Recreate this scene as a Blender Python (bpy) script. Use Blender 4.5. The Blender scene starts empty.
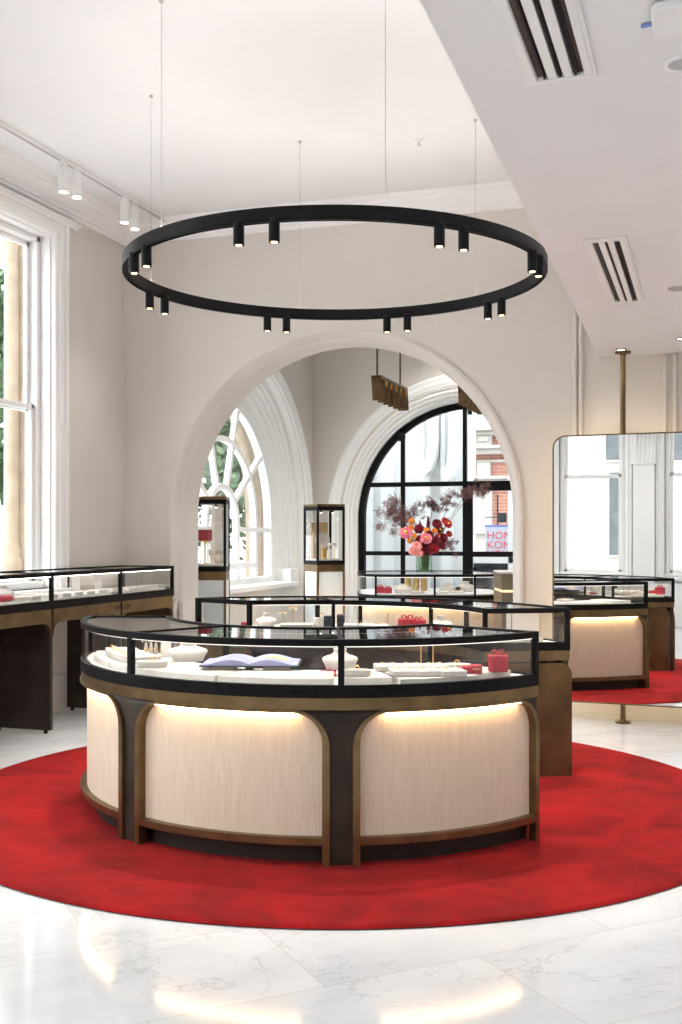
import bpy, bmesh, math, random
from math import sin, cos, pi, radians, atan2, sqrt, hypot
from mathutils import Vector, Matrix
R = random.Random(7)
COL = bpy.context.scene.collection
# ------------------------------------------------------------------ camera geometry
TH = radians(18.5); CS, SN = cos(TH), sin(TH)
F, CX, HY, EYE = 1100.0, 341.0, 536.0, 1.45
def cam(xc, zc): return (xc*CS - zc*SN, xc*SN + zc*CS)
def onY(px, Y):
    k = (px-CX)/F; zc = Y/(k*SN+CS); return zc*(k*CS-SN), zc
def onX(px, X):
    k = (px-CX)/F; zc = X/(k*CS-SN); return zc*(k*SN+CS), zc
def onZ(px, py, Z):
    zc = (EYE-Z)*F/(py-HY); return cam((px-CX)/F*zc, zc)
def atZ(py, zc): return EYE-(py-HY)*zc/F
# ------------------------------------------------------------------ materials
def mat(name, col, rough=.5, metal=0, spec=.5, coat=0):
    m = bpy.data.materials.new(name); m.use_nodes = True
    b = m.node_tree.nodes['Principled BSDF']
    b.inputs['Base Color'].default_value = (*col, 1); b.inputs['Roughness'].default_value = rough
    b.inputs['Metallic'].default_value = metal; b.inputs['Specular IOR Level'].default_value = spec
    b.inputs['Coat Weight'].default_value = coat
    return m
def nodes(m):
    nt = m.node_tree; return nt, nt.nodes, nt.links, nt.nodes['Principled BSDF']
def noisy(name, c0, c1, scale, rough=.5, metal=0, bump=0, stretch=(1,1,1), spec=.5, detail=4, lo=.35, hi=.65):
    m = mat(name, c0, rough, metal, spec); nt, N, L, b = nodes(m)
    tc = N.new('ShaderNodeTexCoord'); mp = N.new('ShaderNodeMapping'); mp.inputs['Scale'].default_value = stretch
    nz = N.new('ShaderNodeTexNoise'); nz.inputs['Scale'].default_value = scale; nz.inputs['Detail'].default_value = detail
    cr = N.new('ShaderNodeValToRGB'); e = cr.color_ramp.elements
    e[0].position = lo; e[1].position = hi; e[0].color = (*c0, 1); e[1].color = (*c1, 1)
    L.new(tc.outputs['Object'], mp.inputs['Vector']); L.new(mp.outputs['Vector'], nz.inputs['Vector'])
    L.new(nz.outputs['Fac'], cr.inputs['Fac']); L.new(cr.outputs['Color'], b.inputs['Base Color'])
    if bump:
        bp = N.new('ShaderNodeBump'); bp.inputs['Strength'].default_value = bump; bp.inputs['Distance'].default_value = .01
        L.new(nz.outputs['Fac'], bp.inputs['Height']); L.new(bp.outputs['Normal'], b.inputs['Normal'])
    return m
def emis(name, col, s):
    m = bpy.data.materials.new(name); m.use_nodes = True; N = m.node_tree.nodes; N.clear()
    o = N.new('ShaderNodeOutputMaterial'); e = N.new('ShaderNodeEmission')
    e.inputs['Color'].default_value = (*col, 1); e.inputs['Strength'].default_value = s
    m.node_tree.links.new(e.outputs[0], o.inputs[0]); return m
def thin_glass(name, tint=(1,1,1), ior=1.45, rough=0.0):
    m = bpy.data.materials.new(name); m.use_nodes = True; N = m.node_tree.nodes; L = m.node_tree.links; N.clear()
    o = N.new('ShaderNodeOutputMaterial'); mx = N.new('ShaderNodeMixShader'); fr = N.new('ShaderNodeLayerWeight'); fr.inputs['Blend'].default_value = .5
    pw = N.new('ShaderNodeMath'); pw.operation = 'POWER'; pw.inputs[1].default_value = 5
    ma = N.new('ShaderNodeMath'); ma.operation = 'MULTIPLY_ADD'; f0 = ((ior-1)/(ior+1))**2; ma.inputs[1].default_value = 1-f0; ma.inputs[2].default_value = f0
    t = N.new('ShaderNodeBsdfTransparent'); g = N.new('ShaderNodeBsdfGlossy')
    t.inputs['Color'].default_value = (*tint, 1); g.inputs['Roughness'].default_value = rough
    L.new(fr.outputs['Facing'], pw.inputs[0]); L.new(pw.outputs[0], ma.inputs[0]); L.new(ma.outputs[0], mx.inputs[0]); L.new(t.outputs[0], mx.inputs[1]); L.new(g.outputs[0], mx.inputs[2]); L.new(mx.outputs[0], o.inputs[0])
    return m
M = {}
M['wall'] = noisy('plaster_cream', (.72,.68,.63), (.74,.70,.65), 3, .7, spec=.2)
M['ceil'] = noisy('ceiling_white', (.865,.875,.885), (.88,.89,.90), 2, .8, spec=.1)
M['soffit'] = noisy('soffit_white', (.83,.82,.825), (.85,.84,.845), 2, .8, spec=.1)
M['trim'] = noisy('white_trim', (.92,.92,.92), (.935,.935,.935), 4, .4, spec=.4)
M['black'] = noisy('black_metal', (.007,.007,.008), (.012,.012,.013), 40, .45, 0, spec=.07)
M['black_matte'] = noisy('black_matte', (.007,.007,.008), (.011,.011,.012), 40, .5, spec=.15)
M['bronze'] = noisy('brushed_bronze', (.14,.088,.04), (.21,.135,.065), 14, .38, .85, stretch=(1,1,.15))
M['fascia'] = noisy('bronze_fascia', (.15,.100,.048), (.215,.145,.07), 9, .36, .85)
M['panel_bronze'] = noisy('bronze_end_panel', (.10,.06,.028), (.18,.11,.05), 5, .42, .75, detail=6)
M['desk'] = noisy('desk_bronze', (.17,.135,.085), (.23,.185,.125), 6, .5, .4)
M['fin'] = noisy('pendant_bronze', (.10,.06,.03), (.16,.10,.05), 12, .35, .85)
M['dark_bronze'] = noisy('dark_bronze', (.028,.021,.018), (.05,.037,.031), 6, .5, .2, detail=6, spec=.2)
M['toe'] = noisy('toe_kick', (.012,.01,.009), (.02,.016,.014), 8, .6)
M['white'] = noisy('display_white', (.60,.57,.53), (.66,.63,.59), 20, .6, spec=.3)
M['deck'] = noisy('deck_white', (.76,.75,.74), (.79,.78,.77), 20, .5, spec=.3)
M['gold'] = noisy('gold', (.9,.6,.22), (.95,.68,.3), 30, .22, 1)
M['red_box'] = noisy('red_leather', (.42,.02,.045), (.52,.035,.06), 40, .4)
M['navy'] = noisy('navy_leather', (.012,.015,.03), (.02,.024,.045), 40, .45)
M['glass'] = thin_glass('case_glass', (.985,.99,.99), 1.36)
M['top_glass'] = thin_glass('case_top_glass', (.98,.985,.985), 1.42)
M['win_glass'] = thin_glass('window_glass', (.97,.985,.985), 1.35)
M['steel_glass'] = thin_glass('door_glass', (.93,.96,.965), 1.3)
M['mirror'] = mat('mirror_silver', (.9,.91,.9), 0.0, 1)
M['frost'] = noisy('frosted_panel', (.72,.78,.8), (.78,.83,.85), 60, .35, stretch=(1,1,.1))
M['led'] = emis('led_strip', (1,.66,.32), 17)
M['led_soft'] = emis('led_backlight', (1,.74,.42), 9)
M['case_led'] = emis('case_led', (1,.93,.85), 1.3)
M['wall_led'] = emis('wall_case_led', (1,.95,.9), 7)
M['bulb'] = emis('pendant_bulb', (1,.75,.42), 3)
M['groove'] = emis('desk_groove', (1,.7,.36), 1.2)
M['fill_glow'] = emis('ring_fill_glow', (1,.95,.89), 30)  # glow for the strip added on the ring to lift the ceiling
M['lamp_warm'] = emis('lamp_lens', (1,.74,.42), 2.6)
M['lamp_white'] = emis('lamp_lens_white', (1,.93,.82), 12)
M['page'] = noisy('book_page', (.30,.32,.56), (.40,.42,.64), 12, .5)
M['page_spot'] = noisy('book_moon', (.62,.50,.24), (.70,.58,.32), 60, .6)
M['grey'] = noisy('grey_plastic', (.45,.45,.46), (.5,.5,.51), 20, .5)
M['white_pl'] = noisy('white_plastic', (.86,.86,.85), (.88,.88,.87), 20, .35)
M['stone'] = noisy('sandstone', (.36,.29,.22), (.45,.37,.29), 6, .85, bump=.15)
M['green'] = noisy('leaf_green', (.05,.10,.045), (.15,.24,.12), 1.5, .6, spec=.3)
M['green2'] = noisy('leaf_pale', (.10,.17,.09), (.27,.37,.23), 1.5, .6, spec=.3)
M['bark'] = noisy('bark', (.14,.10,.07), (.25,.19,.14), 10, .9, bump=.4)
M['pave'] = noisy('pavement', (.55,.54,.52), (.62,.61,.59), 4, .9)
M['stem'] = noisy('stem_green', (.2,.32,.10), (.34,.46,.18), 20, .5)
M['pink'] = noisy('petal_pink', (.85,.16,.26), (.95,.36,.42), 25, .5)
M['orange'] = noisy('petal_orange', (.9,.25,.02), (.95,.42,.06), 25, .5)
M['burg'] = noisy('petal_burgundy', (.12,.003,.012), (.26,.008,.03), 25, .5)
M['crimson'] = noisy('petal_crimson', (.38,.01,.02), (.55,.03,.03), 25, .5)
M['blush'] = noisy('petal_blush', (.85,.25,.25), (.9,.42,.4), 25, .5)
M['mauve'] = noisy('smoke_mauve', (.15,.065,.065), (.25,.125,.12), 25, .8)
M['yellow'] = noisy('stamen_yellow', (.85,.55,.08), (.9,.65,.12), 40, .6)
M['vase'] = thin_glass('vase_glass', (.8,.88,.82), 1.3)
M['letter'] = noisy('engraved_letters', (.07,.04,.015), (.09,.05,.02), 20, .5)
M['board'] = noisy('gold_board', (.62,.42,.18), (.72,.52,.26), 8, .4, .4)
M['sign'] = noisy('sign_blue_white', (.62,.70,.85), (.70,.77,.9), 2, .5)
M['sign_blue'] = noisy('sign_blue', (.22,.32,.75), (.26,.37,.8), 5, .5)
M['sign_red'] = noisy('sign_red', (.85,.12,.14), (.9,.16,.17), 5, .5)
M['slate'] = noisy('dark_slate', (.02,.028,.04), (.05,.06,.08), 4, .3)
M['vent_in'] = noisy('vent_interior', (.03,.02,.015), (.07,.045,.03), 10, .6)
M['pane_grey'] = noisy('window_pane_grey', (.14,.155,.165), (.20,.215,.225), 3, .6, spec=.2)
M['facade'] = noisy('pale_facade', (.52,.50,.46), (.60,.58,.54), 2, .8)

def fabric():
    m = mat('cream_fabric', (.74,.64,.55), .8, 0, .15); nt, N, L, b = nodes(m)
    tc = N.new('ShaderNodeTexCoord'); mp = N.new('ShaderNodeMapping'); mp.inputs['Scale'].default_value = (1,1,.06)
    nz = N.new('ShaderNodeTexNoise'); nz.inputs['Scale'].default_value = 110; nz.inputs['Detail'].default_value = 3
    cr = N.new('ShaderNodeValToRGB'); e = cr.color_ramp.elements
    e[0].position=.3; e[1].position=.7; e[0].color=(.65,.54,.43,1); e[1].color=(.73,.63,.52,1)
    bp = N.new('ShaderNodeBump'); bp.inputs['Strength'].default_value=.35; bp.inputs['Distance'].default_value=.004
    L.new(tc.outputs['Object'],mp.inputs['Vector']); L.new(mp.outputs['Vector'],nz.inputs['Vector']); L.new(nz.outputs['Fac'],cr.inputs['Fac'])
    L.new(cr.outputs['Color'],b.inputs['Base Color']); L.new(nz.outputs['Fac'],bp.inputs['Height']); L.new(bp.outputs['Normal'],b.inputs['Normal'])
    return m
M['fabric'] = fabric()
def carpet():
    m = mat('red_carpet', (.5,.02,.02), .95, 0, .1); nt, N, L, b = nodes(m)
    tc = N.new('ShaderNodeTexCoord')
    n1 = N.new('ShaderNodeTexNoise'); n1.inputs['Scale'].default_value = 2.6; n1.inputs['Detail'].default_value = 8; n1.inputs['Roughness'].default_value=.65; n1.inputs['Distortion'].default_value=.6
    n2 = N.new('ShaderNodeTexNoise'); n2.inputs['Scale'].default_value = 260; n2.inputs['Detail'].default_value = 2
    cr = N.new('ShaderNodeValToRGB'); e = cr.color_ramp.elements
    e[0].position=.33; e[1].position=.7; e[0].color=(.13,.003,.004,1); e[1].color=(.31,.006,.008,1)
    mx = N.new('ShaderNodeMix'); mx.data_type='RGBA'; mx.blend_type='MULTIPLY'; mx.inputs[0].default_value=.35
    bp = N.new('ShaderNodeBump'); bp.inputs['Strength'].default_value=.5; bp.inputs['Distance'].default_value=.006
    for n in (n1,n2): L.new(tc.outputs['Object'],n.inputs['Vector'])
    L.new(n1.outputs['Fac'],cr.inputs['Fac']); L.new(cr.outputs['Color'],mx.inputs[6]); L.new(n2.outputs['Fac'],mx.inputs[7])
    g = N.new('ShaderNodeMath'); g.operation='MULTIPLY_ADD'; g.inputs[1].default_value=.6; g.inputs[2].default_value=.7
    L.new(n2.outputs['Fac'],g.inputs[0]); L.new(g.outputs[0],mx.inputs[7])
    L.new(mx.outputs[2],b.inputs['Base Color']); L.new(n2.outputs['Fac'],bp.inputs['Height']); L.new(bp.outputs['Normal'],b.inputs['Normal'])
    b.inputs['Sheen Weight'].default_value=.06; b.inputs['Sheen Tint'].default_value=(1,.5,.45,1); b.inputs['Sheen Roughness'].default_value=.5
    return m
M['carpet'] = carpet()
def marble():
    m = mat('marble_tiles', (.85,.85,.85), .09, 0, .5); nt, N, L, b = nodes(m)
    tc = N.new('ShaderNodeTexCoord'); mp = N.new('ShaderNodeMapping')
    # tiles lie diagonally in the room
    a = radians(44.4); mp.inputs['Rotation'].default_value = (0,0,-a)
    mp.inputs['Location'].default_value = (-2.085, -3.207, 0)
    br = N.new('ShaderNodeTexBrick'); br.inputs['Scale'].default_value=1; br.inputs['Mortar Size'].default_value=.0022; br.inputs['Mortar Smooth'].default_value=0
    br.inputs['Brick Width'].default_value=1.17; br.inputs['Row Height'].default_value=.615; br.offset=.5
    br.inputs['Color1'].default_value=(0,0,0,1); br.inputs['Color2'].default_value=(1,1,1,1); br.inputs['Mortar'].default_value=(.5,.5,.5,1); br.inputs['Bias'].default_value=0
    L.new(tc.outputs['Object'],mp.inputs['Vector']); L.new(mp.outputs['Vector'],br.inputs['Vector'])
    # veins: offset per tile
    off = N.new('ShaderNodeVectorMath'); off.operation='MULTIPLY_ADD'; off.inputs[1].default_value=(7,5,3)
    L.new(br.outputs['Color'],off.inputs[0]); L.new(mp.outputs['Vector'],off.inputs[2])
    st = N.new('ShaderNodeMapping'); st.inputs['Scale'].default_value=(1.0,2.2,1); st.inputs['Rotation'].default_value=(0,0,radians(25)); L.new(off.outputs[0],st.inputs['Vector'])
    def vein(scale, dist, w, lo):
        n = N.new('ShaderNodeTexNoise'); n.inputs['Scale'].default_value=scale; n.inputs['Detail'].default_value=7; n.inputs['Roughness'].default_value=.6; n.inputs['Distortion'].default_value=dist
        L.new(st.outputs[0],n.inputs['Vector'])
        s = N.new('ShaderNodeMath'); s.operation='SUBTRACT'; s.inputs[1].default_value=.5; L.new(n.outputs['Fac'],s.inputs[0])
        ab = N.new('ShaderNodeMath'); ab.operation='ABSOLUTE'; L.new(s.outputs[0],ab.inputs[0])
        r = N.new('ShaderNodeMapRange'); r.inputs[1].default_value=0; r.inputs[2].default_value=w; r.inputs[3].default_value=lo; r.inputs[4].default_value=1; L.new(ab.outputs[0],r.inputs[0])
        return r
    v1 = vein(1.1,1.4,.013,.78); v2 = vein(3.0,1.8,.013,.88)
    cl = N.new('ShaderNodeTexNoise'); cl.inputs['Scale'].default_value=1.6; cl.inputs['Detail'].default_value=5; L.new(st.outputs[0],cl.inputs['Vector'])
    cr = N.new('ShaderNodeValToRGB'); e=cr.color_ramp.elements; e[0].position=.3; e[1].position=.62; e[0].color=(.56,.59,.63,1); e[1].color=(.66,.685,.72,1)
    L.new(cl.outputs['Fac'],cr.inputs['Fac'])
    # veins fade in patches
    pm = N.new('ShaderNodeTexNoise'); pm.inputs['Scale'].default_value=1.1; L.new(st.outputs[0],pm.inputs['Vector'])
    mm = N.new('ShaderNodeMath'); mm.operation='MULTIPLY'; L.new(v1.outputs[0],mm.inputs[0]); L.new(v2.outputs[0],mm.inputs[1])
    pr = N.new('ShaderNodeMapRange'); pr.inputs[1].default_value=.42; pr.inputs[2].default_value=.58; L.new(pm.outputs['Fac'],pr.inputs[0])
    mf = N.new('ShaderNodeMix'); mf.data_type='FLOAT'; mf.inputs[2].default_value=1; L.new(pr.outputs[0],mf.inputs[0]); L.new(mm.outputs[0],mf.inputs[3])
    mx = N.new('ShaderNodeMix'); mx.data_type='RGBA'; mx.blend_type='MULTIPLY'; mx.inputs[0].default_value=1
    L.new(cr.outputs['Color'],mx.inputs[6]); L.new(mf.outputs[0],mx.inputs[7])
    fin = N.new('ShaderNodeMix'); fin.data_type='RGBA'; fin.inputs[7].default_value=(.50,.49,.48,1)
    L.new(br.outputs['Fac'],fin.inputs[0]); L.new(mx.outputs[2],fin.inputs[6]); L.new(fin.outputs[2],b.inputs['Base Color'])
    return m
M['marble'] = marble()
def brick():
    m = mat('red_brick', (.4,.15,.1), .9, 0, .2); nt, N, L, b = nodes(m)
    tc = N.new('ShaderNodeTexCoord'); mp = N.new('ShaderNodeMapping'); mp.inputs['Rotation'].default_value=(radians(90),0,0)
    br = N.new('ShaderNodeTexBrick'); br.inputs['Scale'].default_value=1; br.inputs['Brick Width'].default_value=.23; br.inputs['Row Height'].default_value=.076; br.inputs['Mortar Size'].default_value=.006
    br.inputs['Color1'].default_value=(.50,.20,.14,1); br.inputs['Color2'].default_value=(.58,.27,.2,1); br.inputs['Mortar'].default_value=(.6,.5,.44,1)
    L.new(tc.outputs['Object'],mp.inputs['Vector']); L.new(mp.outputs['Vector'],br.inputs['Vector']); L.new(br.outputs['Color'],b.inputs['Base Color'])
    return m
M['brick'] = brick()
# ------------------------------------------------------------------ mesh builder
ORG = {}
def tag(o, label=None, cat=None, group=None, kind=None):
    if label: o['label'] = label
    if cat: o['category'] = cat
    if group: o['group'] = group
    if kind: o['kind'] = kind
    return o
def empty(name, loc=(0,0,0), label=None, cat=None, group=None, kind=None):
    o = bpy.data.objects.new(name, None); COL.objects.link(o); o.location = loc; o.empty_display_size = .1
    ORG[o] = Vector(loc); return tag(o, label, cat, group, kind)
class MB:
    def __init__(s): s.v = []; s.f = []
    def add(s, vs, fs):
        b = len(s.v); s.v += [tuple(v) for v in vs]; s.f += [tuple(i+b for i in f) for f in fs]; return s
    def box(s, x0,x1,y0,y1,z0,z1, tf=None):
        vs = [(x,y,z) for z in (z0,z1) for y in (y0,y1) for x in (x0,x1)]
        if tf: vs = [tf(*v) for v in vs]
        return s.add(vs, [(0,2,3,1),(4,5,7,6),(0,1,5,4),(2,6,7,3),(0,4,6,2),(1,3,7,5)])
    def tube(s, pts, r, n=10, cap=True):
        pts = [Vector(p) for p in pts]; rs = r if isinstance(r,(list,tuple)) else [r]*len(pts)
        vs = []; up = None
        for i,p in enumerate(pts):
            d = (pts[min(i+1,len(pts)-1)]-pts[max(i-1,0)])
            d = d.normalized() if d.length > 1e-9 else Vector((0,0,1))
            if up is None: up = Vector((0,0,1)) if abs(d.z) < .9 else Vector((1,0,0))
            a = up - d*up.dot(d); a.normalize(); up = a; b = d.cross(a)
            for k in range(n):
                t = 2*pi*k/n; vs.append(p + a*cos(t)*rs[i] + b*sin(t)*rs[i])
        fs = [(i*n+k, i*n+(k+1)%n, (i+1)*n+(k+1)%n, (i+1)*n+k) for i in range(len(pts)-1) for k in range(n)]
        if cap: fs += [tuple(range(n-1,-1,-1)), tuple(range((len(pts)-1)*n, len(pts)*n))]
        return s.add(vs, fs)
    def cyl(s, x,y,z0,z1,r,r1=None,n=20): return s.tube([(x,y,z0),(x,y,z1)], [r, r if r1 is None else r1], n)
    def lathe(s, prof, c=(0,0,0), n=24, sx=1, sy=1):
        vs = []
        for r,z in prof:
            for k in range(n):
                t = 2*pi*k/n; vs.append((c[0]+r*cos(t)*sx, c[1]+r*sin(t)*sy, c[2]+z))
        m = len(prof)
        fs = [(i*n+k, i*n+(k+1)%n, (i+1)*n+(k+1)%n, (i+1)*n+k) for i in range(m-1) for k in range(n)]
        fs += [tuple(range(n-1,-1,-1)), tuple(range((m-1)*n, m*n))]
        return s.add(vs, fs)
    def strip(s, A, B, f0, f1, closed=False):
        """solid between polylines A and B (2-D params) extruded from map f0 to map f1"""
        n = len(A); vs = [f0(*p) for p in A]+[f0(*p) for p in B]+[f1(*p) for p in A]+[f1(*p) for p in B]
        fs = []
        for i in range(n if closed else n-1):
            j = (i+1) % n
            fs += [(i,j,n+j,n+i), (2*n+i,3*n+i,3*n+j,2*n+j), (i,2*n+i,2*n+j,j), (n+i,n+j,3*n+j,3*n+i)]
        if not closed: fs += [(0,n,3*n,2*n), (n-1,3*n-1,4*n-1,2*n-1)]
        return s.add(vs, fs)
    def prism(s, poly, f0, f1):
        n = len(poly); vs = [f0(*p) for p in poly]+[f1(*p) for p in poly]
        fs = [tuple(range(n)), tuple(range(2*n-1,n-1,-1))]+[(i,(i+1)%n,n+(i+1)%n,n+i) for i in range(n)]
        return s.add(vs, fs)
    def sweep(s, path, prof, f, closed_prof=False):
        """f(pathpoint, profpoint) -> xyz ; grid surface"""
        m = len(prof); vs = [f(p,q) for p in path for q in prof]; k = m if closed_prof else m-1
        fs = [(i*m+j, i*m+(j+1)%m, (i+1)*m+(j+1)%m, (i+1)*m+j) for i in range(len(path)-1) for j in range(k)]
        if closed_prof: fs += [tuple(range(m)), tuple(range((len(path)-1)*m, len(path)*m))]
        return s.add(vs, fs)
    def ball(s, c, r, nu=8, nv=6, sz=1):
        prof = [(max(1e-4,r*sin(pi*i/nv)), -r*cos(pi*i/nv)*sz) for i in range(nv+1)]
        return s.lathe(prof, c, nu)
    def torus(s, c, R0, r, n=24, m=8, ax='z'):
        vs=[]
        for i in range(n):
            a=2*pi*i/n
            for j in range(m):
                b=2*pi*j/m; q=R0+r*cos(b); p=(q*cos(a), q*sin(a), r*sin(b))
                if ax=='y': p=(p[0],p[2],p[1])
                if ax=='x': p=(p[2],p[0],p[1])
                vs.append((c[0]+p[0],c[1]+p[1],c[2]+p[2]))
        return s.add(vs,[(i*m+j, ((i+1)%n)*m+j, ((i+1)%n)*m+(j+1)%m, i*m+(j+1)%m) for i in range(n) for j in range(m)])
    def build(s, name, m, parent=None, org=None, bevel=0, smooth=35, label=None, cat=None, group=None, kind=None):
        o0 = ORG[parent] if parent else Vector(org or (0,0,0))
        me = bpy.data.meshes.new(name); me.from_pydata([Vector(v)-o0 for v in s.v], [], s.f)
        bm = bmesh.new(); bm.from_mesh(me); bmesh.ops.recalc_face_normals(bm, faces=bm.faces); bm.to_mesh(me); bm.free()
        me.materials.append(M[m] if isinstance(m,str) else m)
        if smooth:
            for p in me.polygons: p.use_smooth = True
            me.set_sharp_from_angle(angle=radians(smooth))
        o = bpy.data.objects.new(name, me); COL.objects.link(o); ORG[o] = o0.copy()
        if parent: o.parent = parent
        else: o.location = o0
        if bevel:
            b = o.modifiers.new('bevel','BEVEL'); b.width = bevel; b.segments = 2; b.limit_method='ANGLE'; b.angle_limit=radians(40)
        return tag(o, label, cat, group, kind)
def dup(o, loc=None, rz=None, label=None, group=None, parent=None, scale=None):
    c = o.copy(); COL.objects.link(c)
    if parent: c.parent = parent
    for ch in o.children: dup(ch, parent=c)
    if loc is not None: c.location = loc
    if rz is not None: c.rotation_euler = (0,0,rz)
    if scale is not None: c.scale = scale
    if label: c['label'] = label
    if group: c['group'] = group
    return c
class Kit:
    """first placing moves the prototype, later ones copy it"""
    def __init__(s, root): s.root = root; s.used = False
    def put(s, loc, rz, label, group=None, scale=None):
        if not s.used:
            s.used = True; o = s.root; o.location = loc; o.rotation_euler = (0,0,rz)
            if scale is not None: o.scale = scale
            o['label'] = label
            if group: o['group'] = group
            return o
        return dup(s.root, loc, rz, label, group, scale=scale if scale is not None else (1,1,1))
def lerp(a,b,t): return a+(b-a)*t
def arcpts(cx, cz, r, z0, n=40):
    """upside-down U: jamb, semicircle, jamb; returns (u,z)"""
    return [(cx-r,z0)]+[(cx-r*cos(pi*i/n), cz+r*sin(pi*i/n)) for i in range(n+1)]+[(cx+r,z0)]
def arch_profile(mb, c, zs, z0, prof, mp, n=48):
    """prof = [(r, depth)], mp(u,z,depth)"""
    path = [('j',-1,z0)]+[('a',pi*i/n,0) for i in range(n+1)]+[('j',1,z0)]
    def f(p,q):
        r,d = q
        if p[0]=='j': return mp(c+p[1]*r, p[2], d)
        return mp(c-r*cos(p[1]), zs+r*sin(p[1]), d)
    mb.sweep(path, prof, f); return mb
# ------------------------------------------------------------------ room shell
XL, YB, YB2, YF, XR, ZC = -5.12, 9.0, 14.1, -.72, 3.6, 4.30
YBB = 9.39                                     # rear face of the arched wall
ZS = 2.88; XS = -.80                           # soffit underside and edge
MB().box(XL-.4,XR+.2,YF-.3,YB2+.4,-.1,0).build('floor','marble',kind='structure')
MB().box(XL-.4,XR+.2,YF-.3,YB2+.4,ZC,ZC+.1).build('ceiling','ceil',kind='structure')
MB().prism([(-.672,YF),(XR,YF),(XR,YB),(-.835,YB)],lambda x,y:(x,y,ZS),lambda x,y:(x,y,ZC-.002)).build('ceiling_soffit','soffit',kind='structure')
MB().box(XR,XR+.2,YF-.3,YB2+.4,0,ZC).build('wall_right','wall',kind='structure')
# arched wall across the room
AC, AZ, AR = -3.05, 1.63, 1.51
def ym(Y): return lambda u,z: (u,Y,z)
def xm(X): return lambda u,z: (X,u,z)
def arched_poly(u0,u1,z0,z1,c,zs,r,n=48): return [(u0,z0)]+arcpts(c,zs,r,z0,n)+[(u1,z0),(u1,z1),(u0,z1)]
AO = 1.59
MB().prism(arched_poly(XL,XR,0,ZC,AC,AZ,AO), ym(YB), ym(YBB)).build('wall_back','wall',kind='structure',smooth=20)
mb = MB(); arch_profile(mb, AC, AZ, 0, [(1.612,YB-.001),(1.612,YB-.018),(1.59,YB-.022),(1.575,YB-.012),(1.565,YB+.005),(1.545,YB+.03),(1.535,YB+.055),(1.525,YB+.06),(1.515,YB+.075),(1.51,YB+.09),(1.51,YBB+.001),(1.59,YBB+.001)], lambda u,z,d:(u,d,z))
mb.build('trim_1','wall',kind='structure',smooth=30)
# left wall pieces
WT = .27
def left_wall(mb, y0, y1, wins, z0, z1):
    X0, X1 = XL-WT, XL
    edges = [y0]+[e for w in wins for e in w]+[y1]
    for i in range(0,len(edges),2): mb.box(X0,X1,edges[i],edges[i+1],0,ZC)
    for a,b in wins: mb.box(X0,X1,a,b,0,z0); mb.box(X0,X1,a,b,z1,ZC)
WINY1 = 7.835; WINZ0, WINZ1 = 1.02, 3.93
wins = [(.4,1.9),(3.3,4.8),(6.28,WINY1)]  # first two are added out of view to let in more daylight
mb = MB(); left_wall(mb, YF-.3, YBB, wins, WINZ0, WINZ1); mb.build('wall_left','wall',kind='structure')
LC, LZ, LR = 11.87, 1.60, 1.95
mb = MB(); mb.box(XL-.42,XL,YBB,YB2+.4,0,.85)
mb.prism(arched_poly(YBB,YB2+.4,.85,ZC,LC,LZ,LR), xm(XL-.42), xm(XL)); mb.build('wall_left.001','wall',kind='structure',smooth=20)
# far wall with the steel doorway
DC, DZ, DR = -3.0, 1.68, 1.53
MB().prism(arched_poly(XL,XR,0,ZC,DC,DZ,1.72), ym(YB2), ym(YB2+.4)).build('wall_back.001','wall',kind='structure',smooth=20)
mb = MB(); arch_profile(mb, DC, DZ, 0, [(1.90,YB2),(1.90,YB2-.03),(1.87,YB2-.045),(1.84,YB2-.03),(1.80,YB2-.03),(1.78,YB2-.015),(1.75,YB2-.01),(1.73,YB2+.02),(1.67,YB2+.025),(1.67,YB2+.05),(1.63,YB2+.055),(1.61,YB2+.09),(1.58,YB2+.10),(1.56,YB2+.14),(1.54,YB2+.15),(1.54,YB2+.40),(1.72,YB2+.40)], lambda u,z,d:(u,d,z))
mb.build('trim_2','trim',kind='structure',smooth=30)
mb = MB(); arch_profile(mb, LC, LZ, .85, [(2.12,XL),(2.12,XL+.04),(2.08,XL+.06),(2.03,XL+.045),(2.0,XL+.03),(1.97,XL+.03),(1.95,XL-.01),(1.94,XL-.10),(1.92,XL-.11),(1.86,XL-.11),(1.84,XL-.14),(1.80,XL-.145),(1.78,XL-.18),(1.73,XL-.19),(1.71,XL-.22),(1.65,XL-.23),(1.62,XL-.26),(1.57,XL-.27),(1.54,XL-.30),(1.52,XL-.31),(1.52,XL-.42),(1.95,XL-.42)], lambda u,z,d:(d,u,z))
mb.build('trim_3','trim',kind='structure',smooth=30)
# plinth blocks under the left arch mouldings
mb = MB()
for sg in (-1,1):
    for r0,r1,d0,d1,zt in ((1.93,2.14,-.02,.08,.97),(1.6,1.86,-.3,-.08,1.02)):
        a,b = LC+sg*r0, LC+sg*r1; mb.box(XL+d0,XL+d1,min(a,b),max(a,b),0 if d1>0 else .85,zt)
mb.build('trim_4','trim',kind='structure',bevel=.012)
# front wall (behind the camera) with two sash windows, seen in the mirror
FW = [(-3.50,-2.42),(-1.80,-.72),(.75,1.83)]  # last window is added out of view for extra daylight
mb = MB(); e = [XL-.4]+[q for w in FW for q in w]+[XR+.2]
for i in range(0,len(e),2): mb.box(e[i],e[i+1],YF-.3,YF,0,ZC)
for a,b in FW: mb.box(a,b,YF-.3,YF,0,.80); mb.box(a,b,YF-.3,YF,3.5,ZC)
mb.build('wall_front','trim',kind='structure')
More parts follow.
